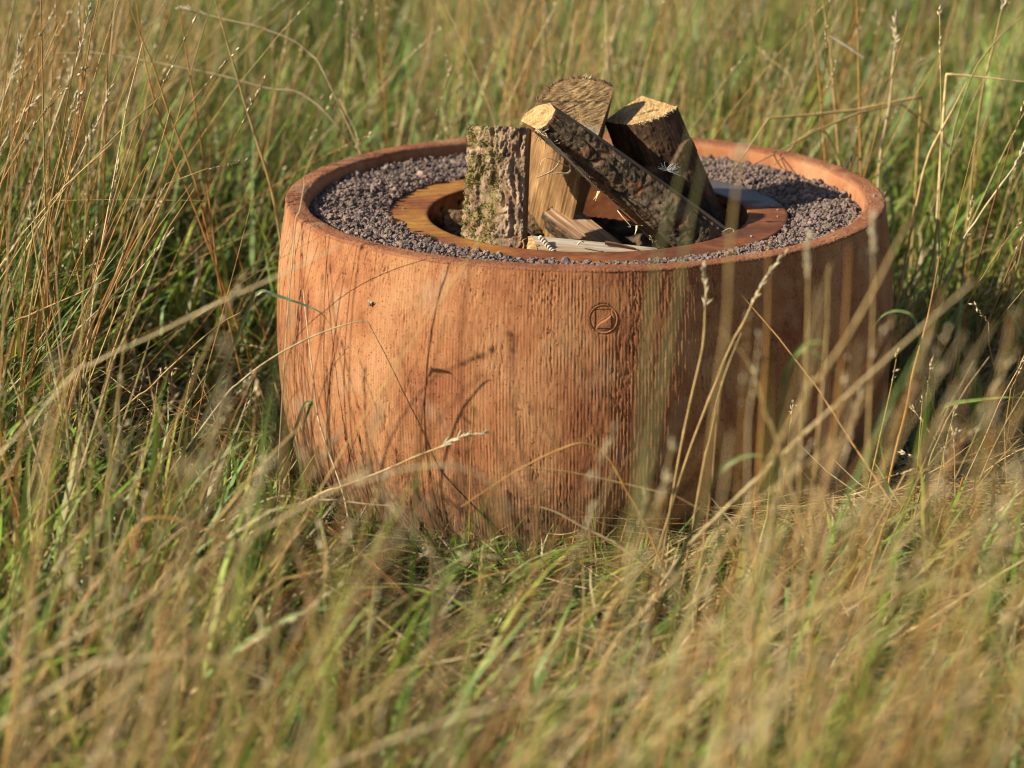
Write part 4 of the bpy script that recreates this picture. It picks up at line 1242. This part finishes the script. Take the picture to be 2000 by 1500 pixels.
# fallen and arching straws lying across the rest
for n, x0, x1, y0, y1, la, lb in ((110, -0.75, 0.75, -2.75, -1.0, 0.4, 0.9), (70, -1.25, -0.62, -0.9, 0.4, 0.3, 0.7), (40, 0.62, 1.2, -0.9, 0.3, 0.3, 0.6), (170, -1.6, 1.6, 0.8, 3.6, 0.4, 0.95)):
    xy = np.stack([R.uniform(x0, x1, n), R.uniform(y0, y1, n)], 1)
    P = grow(np.stack([xy[:, 0], xy[:, 1], R.uniform(-0.01, 0.10, n)], 1), R.uniform(la, lb, n), R.normal(0, 0.6, n) + np.pi * (R.random(n) < 0.4), R.uniform(0.55, 1.15, n), R.uniform(0.0, 0.95, n), 8, 0.05, 0.12)
    P[..., 2] = np.maximum(P[..., 2], 0.01)
    P = P[pit_ok(P) & sight_ok(P, 0.12)]; n = len(P)
    c = G_STALK[R.choice(5, n, p=[.25, .15, .1, .4, .1])] * R.uniform(0.9, 1.3, (n, 1))
    tubes3(a_stalk, P, R.uniform(0.0016, 0.0027, n), R.uniform(0.0008, 0.0012, n), c, c)
    spikelets(a_stalk, P[R.random(n) < 0.3], np.array([[0.60, 0.50, 0.31]]), 11, 0.015)
# the meadow goes on at both sides, thinner where only a shifted viewpoint would see it
n = 62000
xy = np.stack([R.uniform(-6.5, 6.5, n), R.uniform(-5.2, 14, n)], 1)
Dv = xy[:, 1] - CAM[1]
xy = xy[(np.abs(xy[:, 0] + Dv * YAW) > Dv * 0.2 + 0.22) & (np.hypot(xy[:, 0], xy[:, 1] - CAM[1]) > 0.9)]
n = len(xy); dry, laz, hh = field(xy)
P = grow(np.stack([xy[:, 0], xy[:, 1], np.full(n, -0.01)], 1), R.uniform(0.18, 0.52, n) * (0.7 + 0.6 * hh), laz + R.normal(0, 1.1, n), np.abs(R.normal(0.25, 0.3, n)), np.abs(R.normal(0.9, 0.7, n)), 3)
c = np.where(R.random(n)[:, None] < 0.72, G_GREEN[R.integers(0, 6, n)], G_DRY[R.integers(0, 6, n)]) * R.uniform(0.6, 1.3, (n, 1))
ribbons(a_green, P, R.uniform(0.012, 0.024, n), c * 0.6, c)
k_ = R.random(n) < 0.10
P = grow(np.stack([xy[k_, 0], xy[k_, 1], np.full(k_.sum(), -0.01)], 1), R.uniform(0.4, 1.0, k_.sum()), R.uniform(0, 6.28, k_.sum()), np.abs(R.normal(0.14, 0.16, k_.sum())), np.abs(R.normal(0.2, 0.2, k_.sum())), 4)
c = G_STALK[R.integers(0, 5, k_.sum())]
tubes3(a_stalk, P, np.full(k_.sum(), 0.0024), np.full(k_.sum(), 0.0010), c * 0.85, c)
# the taller stand at the left: golden stalks, thick green bottom, mostly off-frame, added to shade the hollow
n = 420
xy = np.stack([R.uniform(-1.75, -0.98, n), R.uniform(-0.9, 2.2, n)], 1)
xy[:, 0] -= np.clip(xy[:, 1], 0, 3) * 0.12
P = grow(np.stack([xy[:, 0], xy[:, 1], np.full(n, -0.01)], 1), R.uniform(0.6, 1.12, n), R.normal(0.1, 1.2, n), np.abs(R.normal(0.14, 0.16, n)), np.abs(R.normal(0.22, 0.22, n)), 7, 0.06, 0.08)
P = P[pit_ok(P)]; n = len(P)
c = G_STALK[R.choice(5, n, p=[.25, .3, .15, .2, .1])] * R.uniform(0.85, 1.3, (n, 1))
tubes3(a_stalk, P, R.uniform(0.0018, 0.0032, n), R.uniform(0.0008, 0.0013, n), c * 0.85, c)
spikelets(a_stalk, P[R.random(n) < 0.35], np.array([[0.60, 0.50, 0.31]]), 12, 0.016)
n = 2600
xy = np.stack([R.uniform(-1.95, -1.12, n), R.uniform(-0.9, 1.4, n)], 1)
P = grow(np.stack([xy[:, 0], xy[:, 1], np.full(n, -0.01)], 1), R.uniform(0.3, 0.66, n), R.uniform(0, 6.28, n), np.abs(R.normal(0.2, 0.2, n)), np.abs(R.normal(0.8, 0.6, n)), 6, 0.15, 0.1)
P[..., 2] = np.maximum(P[..., 2], -0.008)
c = G_GREEN[R.integers(0, 6, n)] * R.uniform(0.6, 1.3, (n, 1))
ribbons(a_green, P, R.uniform(0.005, 0.011, n), c * 0.6, c)
n = 520
D = R.uniform(2.55, 3.75, n); px_ = np.where(R.random(n) < 0.58, R.uniform(1150, 2150, n), R.uniform(-150, 1150, n))
xy = np.stack([(px_ - 1000) / FPX * D * 1.06 - D * YAW, D + CAM[1]], 1)
top_px = np.where(px_ > 1230, R.uniform(560, 1250, n), np.where(px_ < 520, R.uniform(620, 1300, n), R.uniform(860, 1300, n)))
Lb = np.clip(CAM[2] - D * np.tan(PIT + (top_px - 750) / FPX), 0.25, 1.0) * 1.06
P = grow(np.stack([xy[:, 0], xy[:, 1], np.full(n, -0.01)], 1), Lb, R.normal(0.1, 0.9, n), np.abs(R.normal(0.12, 0.16, n)), np.abs(R.normal(0.35, 0.35, n)), 7, 0.05)
k_ = R.random(n) < 0.62
c = G_STALK[R.integers(0, len(G_STALK), n)] * R.uniform(0.9, 1.3, (n, 1))
tubes3(a_stalk, P[k_], R.uniform(0.0014, 0.0026, k_.sum()), R.uniform(0.0007, 0.0011, k_.sum()), c[k_] * 0.9, c[k_])
spikelets(a_stalk, P[k_ & (R.random(n) < 0.5)], np.array([[0.60, 0.50, 0.31]]), 12, 0.015)
g_ = np.where(R.random(n)[:, None] < 0.55, G_GREEN[R.integers(0, 6, n)] * 1.15, G_DRY[R.integers(0, 6, n)])
ribbons(a_green, P[~k_], R.uniform(0.004, 0.008, (~k_).sum()), g_[~k_] * 0.9, g_[~k_])
# straw pressed flat by the right front of the wall, and low turf round the foot of it
n = 2600
xy = np.stack([R.normal(0.70, 0.26, n), R.normal(-0.50, 0.16, n)], 1)
P = grow(np.stack([xy[:, 0], xy[:, 1], R.uniform(0.02, 0.09, n)], 1), R.uniform(0.08, 0.34, n), R.normal(0.1, 0.4, n) + np.pi * R.integers(0, 2, n), np.pi / 2 - R.normal(0.02, 0.10, n), R.normal(0, 0.3, n), 3, 0.1)
P[..., 2] = np.maximum(P[..., 2], 0.003)
P = P[pit_ok(P)]; n = len(P)
c = G_DRY[R.choice(6, n, p=[.3, .15, .1, .3, .05, .1])] * R.uniform(0.8, 1.25, (n, 1))
ribbons(a_lit, P, R.uniform(0.002, 0.0045, n), c, c)
n = 2600
an = R.uniform(math.radians(170), math.radians(375), n); rr = 0.605 + np.abs(R.normal(0, 0.16, n))
xy = np.stack([rr * np.cos(an), rr * np.sin(an)], 1)
P = grow(np.stack([xy[:, 0], xy[:, 1], np.full(n, -0.005)], 1), R.uniform(0.03, 0.13, n) * np.clip((rr - 0.56) / 0.12, 0.4, 1.3), an + R.normal(0, 1.1, n), np.abs(R.normal(0.45, 0.4, n)), np.abs(R.normal(0.8, 0.6, n)), 4)
P = P[pit_ok(P, 0.60)]; n = len(P)
gsel = R.random(n)[:, None] < 0.6
c = np.where(gsel, G_GREEN[R.integers(0, 6, n)], G_DRY[R.integers(0, 6, n)]) * R.uniform(0.7, 1.25, (n, 1))
ribbons(a_green, P, R.uniform(0.003, 0.006, n), c * 0.8, c)

for nm_, acc, mt, lb in (("green_grass", a_green, M_GRASS, "green meadow grass blades growing all around the fire pit"),
                         ("dry_grass", a_dry, M_STRAW, "dry tan grass leaves mixed through the meadow"),
                         ("grass_stalk_stand", a_stalk, M_STRAW, "stand of straw coloured grass stalks with seed heads in the meadow"),
                         ("straw_litter", a_lit, M_STRAW, "flattened dead straw lying on the ground between the grass")):
    o = obj(nm_, acc.mesh(nm_), mt)
    tag(o, lb, kind='stuff')

# ------------------------------------------------------------------ single stalks and blades one can pick out
PALE, TAN, ORG, OLV, GRN, BRN = (0.58, 0.45, 0.25), (0.47, 0.32, 0.13), (0.44, 0.23, 0.07), (0.28, 0.26, 0.09), (0.20, 0.28, 0.06), (0.24, 0.13, 0.06)
HERO_GROUP = {"s": "single grass stalks standing out from the meadow", "b": "single green blades standing out from the meadow"}
def hero(label, pts, y, r, col, head=0, root=True, blade=False, straight=False):
    """pts: picture points from the tip down to the foot; y: depth in the field (one value or one per point)"""
    y = np.broadcast_to(np.asarray(y, float), (len(pts),))
    W_ = [at_y(a, b, c) for (a, b), c in zip(pts, y)]
    if root and W_[-1][2] > 0.03:
        d_ = unit(W_[-1] - W_[-2]); d_ = unit(d_ * np.array([1, 1, 0]) * 0.8 + np.array([0, 0, -max(0.45, -d_[2])]))
        foot = W_[-1] + d_ * (W_[-1][2] / -d_[2])
        if np.hypot(foot[0], foot[1]) < 0.62:
            k = 0.66 / max(np.hypot(foot[0], foot[1]), 0.05); foot[:2] *= k
        W_.append(foot)
    P = spline(np.array(W_), 14 + 5 * len(W_))
    if straight:
        W_ = np.array(W_); q_ = np.linspace(0, len(W_) - 1, 14 + 5 * len(W_))
        P = np.stack([np.interp(q_, np.arange(len(W_)), W_[:, a_]) for a_ in range(3)], 1)
    n = len(P); t = np.linspace(0, 1, n)
    base = P[-1]
    c = np.array(col) * R.uniform(0.92, 1.08)
    acc = Acc()
    if blade:
        wd = 0.78 * r * np.clip(0.06 + np.sin(np.clip(t * 1.15, 0, 1) * np.pi * 0.62), 0, 1)
        T_ = np.gradient(P, axis=0); T_ /= np.linalg.norm(T_, axis=1)[:, None]
        sd_ = np.cross(T_, FW - 0.5 * RT - 0.5 * UP); sd_ /= np.linalg.norm(sd_, axis=1)[:, None]
        nr_ = np.cross(sd_, T_)
        V = np.stack([P - sd_ * wd[:, None], P + nr_ * (wd * 0.35)[:, None], P + sd_ * wd[:, None], P + nr_ * (wd * 0.35 + 0.0005)[:, None]], 1)
        i = np.arange(n - 1)[:, None] * 4
        F = np.vstack([np.hstack([i + a_, i + b_, i + b_ + 4, i + a_ + 4]) for a_, b_ in ((0, 1), (1, 2), (2, 3), (3, 0))])
        mixb = np.repeat(np.clip((t - 0.35) * 1.6, 0, 0.75), 4)[:, None]
        acc.add(V.reshape(-1, 3), q=F, c=c * (1 - mixb) * np.repeat(R.uniform(0.75, 1.2, n), 4)[:, None] + np.array([0.30, 0.25, 0.10]) * mixb)
        o = obj("grass_sprig", acc.mesh("grass_sprig", False), M_GRASS)
        tag(o, label, "grass blade", HERO_GROUP["b"])
        return o
    rad = r * (0.45 + 0.55 * np.clip(t * 2.2, 0, 1))
    # swollen nodes
    for nd in (0.45, 0.72): rad = rad * (1 + 0.35 * np.exp(-((t - nd) / 0.012) ** 2))
    V, F = tube(P, rad, 6)
    acc.add(V, q=F, c=c)
    if head:
        root_o = thing("grass_stalk", label, "grass stalk", tuple(base), HERO_GROUP["s"])
        obj("stem", acc.mesh("stem"), M_STRAW, root_o)
        ah = Acc(); m_ = 26
        ft = np.sort(R.uniform(0, head, m_))
        for f in ft:
            k = int(f * (n - 1)); b = P[k]; dr = unit(P[max(k - 1, 0)] - P[k + 1])
            d_ = unit(dr + R.normal(0, 0.26, 3)); l_ = R.uniform(0.010, 0.019)
            V, F = tube(np.array([b, b + d_ * l_ * 0.3, b + d_ * l_ * 0.7, b + d_ * l_]), [0.0004, r * 0.85, r * 0.7, 0.0002], 5)
            ah.add(V, q=F, c=np.array([0.62, 0.52, 0.34]) * R.uniform(0.8, 1.15))
        obj("seed_head", ah.mesh("seed_head"), M_STRAW, root_o)["kind"] = "stuff"
        return root_o
    o = obj("grass_stalk", acc.mesh("grass_stalk"), M_STRAW)
    tag(o, label, "grass stalk", HERO_GROUP["s"])
    return o

# left, in focus
hero("tallest pale seed stalk at the upper left, head nearly at the top edge", [(175, 22), (153, 111), (132, 168), (115, 216), (75, 330), (33, 447), (-20, 610)], 0.05, 0.0022, PALE, 0.30)
hero("second seed stalk from the upper left, shorter and leaning right below the tallest one", [(215, 174), (192, 237), (174, 270), (147, 324), (110, 390), (70, 455), (20, 560)], -0.02, 0.0020, PALE, 0.38)
hero("seed stalk at the far left edge with its head pointing up beside the tallest stalk", [(40, 75), (30, 130), (18, 165), (2, 215), (-20, 330)], 0.1, 0.0020, PALE, 0.40)
hero("short seed stalk at the left edge leaning right under the far left one", [(72, 193), (40, 230), (5, 285), (-30, 350)], 0.05, 0.0020, PALE, 0.45)
hero("pale stalk lying almost level across the stalks at the upper left", [(100, 104), (190, 104), (270, 116), (420, 145), (520, 172), (600, 190), (700, 300)], 0.55, 0.0021, PALE)
hero("drooping seed stalk at the top left pointing left above the level stalk", [(357, 17), (395, 26), (440, 38), (520, 58), (600, 100), (660, 200)], 0.5, 0.0019, PALE, 0.22)
hero("thick tan stalk at the upper left running down behind the pit's left rim", [(420, 0), (440, 70), (475, 190), (500, 270), (530, 370), (548, 470)], 0.28, 0.0030, TAN)
hero("orange stalk leaning left above the drooping grass tuft at the upper left", [(250, 0), (275, 70), (300, 130), (330, 220), (372, 330), (395, 410)], 0.15, 0.0022, ORG)
hero("orange stalk beside the leaning one, running steeper through the same tuft", [(265, 0), (280, 100), (292, 160), (312, 230), (345, 330), (385, 420)], 0.18, 0.0022, ORG)
hero("dark orange stalk of the upper left tuft nearest to the pit", [(348, 0), (362, 90), (372, 150), (385, 230), (398, 320), (412, 420)], 0.2, 0.0022, ORG)
hero("short straight straw in front of the drooping tuft at the left", [(333, 213), (312, 290), (285, 375), (258, 450), (227, 534), (183, 674)], -0.15, 0.0020, TAN)
hero("long thin stalk crossing the hollow left of the pit diagonally", [(330, 457), (282, 516), (210, 588), (139, 655), (88, 700), (20, 760)], -0.35, 0.0020, PALE, 0.12)
hero("thin tan stalk crossing left to right at the bottom of the left hollow", [(470, 610), (420, 640), (330, 720), (290, 760), (240, 800)], -0.45, 0.0019, TAN)
hero("yellow straw rising to the right above the left hollow", [(212, 545), (150, 575), (60, 615), (-20, 660)], -0.3, 0.0022, TAN)
hero("blurred pale stalk slanting from the left foreground up to the pit's left rim", [(668, 478), (600, 512), (520, 550), (420, 595), (310, 650), (180, 712), (90, 790)], -1.55, 0.0019, PALE)
hero("bent pale stalk arching over the left side of the terracotta wall", [(722, 630), (700, 628), (655, 640), (600, 662), (530, 700), (470, 745), (420, 800)], -0.66, 0.0017, PALE)
hero("thin pale stem hanging down along the left part of the wall", [(592, 567), (600, 637), (612, 740), (620, 807), (633, 857), (667, 953), (682, 1022)], [-0.50, -0.55, -0.60, -0.62, -0.65, -0.69, -0.72], 0.0017, PALE, 0.0)
hero("sharp golden seed stalk lying low across the left foot of the wall", [(942, 846), (901, 853), (860, 873), (817, 890), (740, 923), (667, 951), (600, 978)], -0.86, 0.0021, (0.62, 0.44, 0.20), 0.34)
hero("level pale straw across the left foot of the wall below the golden seed stalk", [(768, 988), (720, 985), (660, 978), (600, 977), (500, 985)], -0.85, 0.0021, PALE)
hero("blurred pale arch in front of the foot of the wall", [(1000, 1000), (975, 960), (930, 925), (880, 910), (800, 915), (700, 945), (600, 985)], -1.95, 0.0018, PALE)
hero("orange brown stalk bent like a bow in front of the middle of the wall", [(900, 990), (981, 937), (1040, 903), (1086, 881), (1139, 866), (1184, 888), (1226, 962), (1262, 1030)], -1.0, 0.0021, ORG)
hero("thin straw running down to the right from the bow shaped stalk", [(1018, 913), (1060, 915), (1130, 925), (1220, 945), (1290, 962), (1350, 985)], -0.95, 0.0015, TAN)
hero("straw lying down to the right at the foot of the wall's middle", [(1055, 990), (1090, 1002), (1140, 1030), (1185, 1052), (1226, 1078)], -0.95, 0.0023, PALE)
# right, in front of the wall
hero("long thick blurred stalk slanting up to the right edge across the right of the wall", [(1905, 548), (1800, 640), (1653, 773), (1547, 870), (1400, 1010), (1330, 1085)], [-2.05, -1.9, -1.7, -1.5, -1.3, -1.15], 0.0029, PALE)
hero("seed stalk leaning right in front of the dark right side of the wall", [(1534, 496), (1504, 529), (1475, 581), (1449, 636), (1429, 672), (1385, 780), (1330, 930)], -0.95, 0.0021, TAN, 0.34)
hero("upright seed stalk left of the leaning one in front of the dark wall", [(1375, 522), (1379, 565), (1377, 610), (1372, 680), (1345, 800), (1318, 940)], -0.95, 0.0021, TAN, 0.34)
hero("tan stalk behind the two seed stalks before the dark right wall", [(1448, 650), (1420, 720), (1400, 790), (1385, 860), (1370, 930)], -1.0, 0.0020, TAN)
hero("blurred straw with a kink falling from left to right before the dark wall", [(1405, 640), (1450, 690), (1475, 735), (1500, 820), (1530, 900)], -1.7, 0.0024, TAN)
hero("blurred green stem crossing the leaning log, left of two", [(1352, 232), (1340, 290), (1318, 380), (1300, 450), (1280, 520), (1262, 700), (1250, 900)], [-2.2, -2.3, -2.4, -2.5, -2.6, -2.75, -2.85], 0.0017, OLV)
hero("blurred green stem crossing the leaning log, right of two", [(1375, 300), (1366, 350), (1350, 420), (1335, 500), (1315, 640), (1275, 850)], [-2.2, -2.3, -2.4, -2.5, -2.62, -2.75], 0.0016, OLV)
hero("blurred pale stem passing the right inner edge of the steel ring", [(1447, 300), (1440, 350), (1432, 420), (1425, 500), (1418, 640), (1390, 850)], -2.3, 0.0019, TAN, 0.14)
for k, (xt, yt, xb, yb, rr, yy, lb) in enumerate([
    (1500, 470, 1480, 960, 0.0019, -1.9, "blurred golden stalk in front of the dark wall, leftmost of the upright row"),
    (1578, 470, 1560, 960, 0.0019, -1.7, "blurred golden stalk in front of the dark wall, second from left in the upright row"),
    (1618, 520, 1588, 960, 0.0019, -1.6, "blurred golden stalk in front of the dark wall, third from left in the upright row"),
    (1658, 480, 1612, 980, 0.0019, -2.0, "blurred golden stalk in front of the dark wall, fourth from left in the upright row"),
    (1705, 430, 1690, 980, 0.0019, -1.75, "blurred golden stalk at the right end of the dark wall, rightmost of the upright row")]):
    hero(lb, [(xt, yt), (xt * 0.75 + xb * 0.25 + 4, yt * 0.7 + yb * 0.3), (xt * 0.4 + xb * 0.6 + 2, yt * 0.35 + yb * 0.65), (xb, yb)], yy, rr, (ORG, TAN, TAN, ORG, TAN)[k], 0.15 if k in (1, 4) else 0)
hero("broad blurred stalk slanting right of the pit from its right rim to the upper right", [(1782, 420), (1745, 490), (1710, 560), (1660, 650), (1600, 740), (1530, 850)], -2.0, 0.0024, TAN)
hero("golden stalk right of the pit leaning right in the shade of its flank", [(1835, 500), (1812, 620), (1785, 720), (1770, 800), (1745, 900)], -0.6, 0.0026, ORG)
hero("green arching blade in front of the dark right wall, opening upwards to the right", [(1620, 676), (1600, 668), (1580, 670), (1560, 685), (1545, 705), (1530, 745), (1526, 800)], -1.6, 0.0050, GRN, blade=True)
hero("green blade bending down right of the arching blade by the dark wall", [(1655, 760), (1637, 730), (1613, 707), (1590, 690), (1567, 682), (1540, 720), (1520, 860)], -1.5, 0.0050, (0.22, 0.30, 0.06), blade=True)
hero("green blade arching flat near the foot of the right side of the wall", [(1502, 893), (1480, 889), (1450, 892), (1425, 905), (1405, 922), (1385, 960)], -1.5, 0.0050, (0.20, 0.29, 0.09), blade=True)
hero("long green blade level at the right edge beside the straw mat", [(2010, 778), (1960, 776), (1900, 782), (1860, 788), (1840, 800), (1815, 860)], -0.75, 0.0055, GRN, blade=True)
hero("green blade arching left over the right flank of the pit", [(1705, 640), (1725, 615), (1755, 607), (1785, 622), (1800, 680), (1805, 780)], -0.8, 0.0050, (0.20, 0.29, 0.09), blade=True)
hero("sharp green blade pointing right across the left edge of the wall", [(645, 633), (625, 610), (600, 598), (565, 585), (535, 576), (505, 572), (470, 640)], -0.64, 0.0042, (0.24, 0.38, 0.20), blade=True)
hero("green blade hanging in front of the lower left of the wall", [(592, 880), (592, 850), (595, 825), (605, 795), (608, 785), (590, 800), (560, 900)], -0.70, 0.0038, (0.24, 0.36, 0.10), blade=True)
# on the rim
hero("sharp golden straw end leaning on the gravel at the rear right rim", [(1436, 326), (1470, 277), (1502, 231), (1590, 224), (1672, 215), (1800, 188), (1792, 310)], [0.26, 0.38, 0.50, 0.55, 0.60, 0.66, 0.72], 0.0030, (0.66, 0.47, 0.18), straight=True)
hero("tan straw lying over the rear right rim with its tip in the gravel", [(1462, 326), (1520, 297), (1600, 252), (1680, 220), (1760, 203), (1830, 260)], [0.28, 0.38, 0.48, 0.56, 0.66, 0.75], 0.0025, (0.55, 0.38, 0.15), straight=True)
hero("short golden straw hooked over the right rear rim", [(1512, 322), (1535, 300), (1560, 273), (1592, 252), (1612, 258), (1630, 290)], [0.30, 0.40, 0.47, 0.52, 0.60, 0.64], 0.0025, (0.64, 0.46, 0.19), straight=True)
hero("curly pale shred on the front right edge of the flange", [(1412, 452), (1424, 446), (1433, 449), (1432, 453)], -0.255, 0.0011, PALE, root=False)
hero("thin pale stem standing in front of the left end of the rim", [(592, 345), (594, 358), (590, 385), (584, 415), (578, 430), (570, 520), (560, 640)], -0.62, 0.0012, PALE)
# background right
hero("orange stalk standing straight behind the right rim, leftmost of the tall trio", [(1583, 0), (1590, 60), (1596, 120), (1604, 200), (1611, 300), (1616, 380)], 0.75, 0.0026, ORG)
hero("tan stalk behind the right rim, middle of the tall trio", [(1606, 0), (1615, 55), (1623, 110), (1630, 200), (1638, 306), (1642, 400)], 0.7, 0.0026, TAN)
hero("dark orange stalk behind the right rim, rightmost of the tall trio", [(1673, 0), (1676, 80), (1678, 180), (1681, 324), (1684, 420)], 0.65, 0.0026, ORG)
hero("pale straw snapped level at the right edge of the upper right", [(2010, 161), (1940, 153), (1880, 147), (1849, 145), (1846, 180), (1838, 300)], 0.35, 0.0032, (0.70, 0.54, 0.26), straight=True)
hero("short white straw slanting down at the upper right between the tall stalks", [(1620, 70), (1650, 88), (1687, 113)], 0.6, 0.0028, (0.62, 0.52, 0.40), root=False)
hero("golden straw leaning left at the upper right with a cut tip", [(1888, 161), (1860, 215), (1830, 270), (1810, 315), (1790, 400)], 0.3, 0.0026, (0.60, 0.43, 0.18))
hero("white seed stalk standing upright at the upper right", [(1750, 35), (1750, 60), (1749, 90), (1744, 130), (1738, 200), (1720, 300), (1714, 380)], 0.6, 0.0026, PALE, 0.40)
hero("thin stalk with red section bending out to the right edge", [(2010, 22), (1985, 42), (1950, 75), (1925, 105), (1900, 145), (1870, 230), (1850, 330)], 0.3, 0.0017, OLV)
hero("seed stalk with open head at the top right corner", [(1965, 2), (1955, 25), (1945, 70), (1930, 130), (1915, 200), (1900, 330)], 0.45, 0.0021, TAN, 0.16)
hero("fine seed stalk at the right edge below the snapped straw", [(1998, 290), (1988, 315), (1976, 333), (1945, 375), (1910, 426), (1860, 520)], 0.05, 0.0020, PALE, 0.30)
hero("green stem slanting at the right edge beneath the fine seed stalk", [(2005, 213), (1990, 240), (1960, 300), (1930, 365), (1900, 430), (1870, 500)], 0.2, 0.0022, OLV)
# foreground, far out of focus
hero("long blurred straw arching across the bottom foreground", [(1620, 1395), (1500, 1370), (1400, 1350), (1300, 1340), (1200, 1343), (1100, 1355), (900, 1400), (700, 1475), (560, 1560)], -2.4, 0.0026, PALE)
hero("blurred yellow straw arching at the right foreground", [(2040, 1160), (1960, 1150), (1860, 1142), (1760, 1147), (1660, 1168), (1560, 1205), (1460, 1280)], -2.3, 0.0030, (0.52, 0.42, 0.17))
hero("blurred straw rising to the lower right corner", [(2040, 1225), (1940, 1290), (1860, 1336), (1700, 1410), (1500, 1495), (1400, 1550)], -2.5, 0.0028, TAN)
hero("blurred straw rising right through the middle foreground", [(1400, 1225), (1300, 1290), (1200, 1360), (1100, 1430), (1000, 1500)], -2.4, 0.0026, TAN)
hero("blurred tan straw rising left of the middle foreground", [(1015, 1160), (900, 1230), (820, 1290), (720, 1370), (640, 1460)], -2.3, 0.0026, TAN)
hero("blurred pale straw arching low at the left foreground", [(520, 1310), (440, 1292), (350, 1280), (270, 1290), (190, 1302), (100, 1350)], -2.35, 0.0026, PALE)
hero("blurred straw slanting down right at the lower left", [(150, 1060), (240, 1120), (330, 1195), (420, 1290), (520, 1420)], -2.2, 0.0026, TAN)
hero("blurred straw slanting up right at the lower left, crossing the other", [(420, 1205), (330, 1290), (240, 1345), (150, 1415), (60, 1490)], -2.45, 0.0026, TAN)
hero("beaded seed stalk in the lower left foreground", [(660, 1148), (600, 1190), (540, 1228), (480, 1264), (400, 1330)], -1.5, 0.0026, PALE, 0.60)
hero("blurred brown straw bowing left of the pit's foot", [(530, 1095), (470, 1065), (400, 1035), (330, 1012), (280, 1020), (230, 1080)], -1.45, 0.0024, ORG)
hero("pale stem curving up in front of the left hollow", [(590, 830), (520, 900), (450, 985), (380, 1080), (330, 1190)], -1.4, 0.0026, TAN)
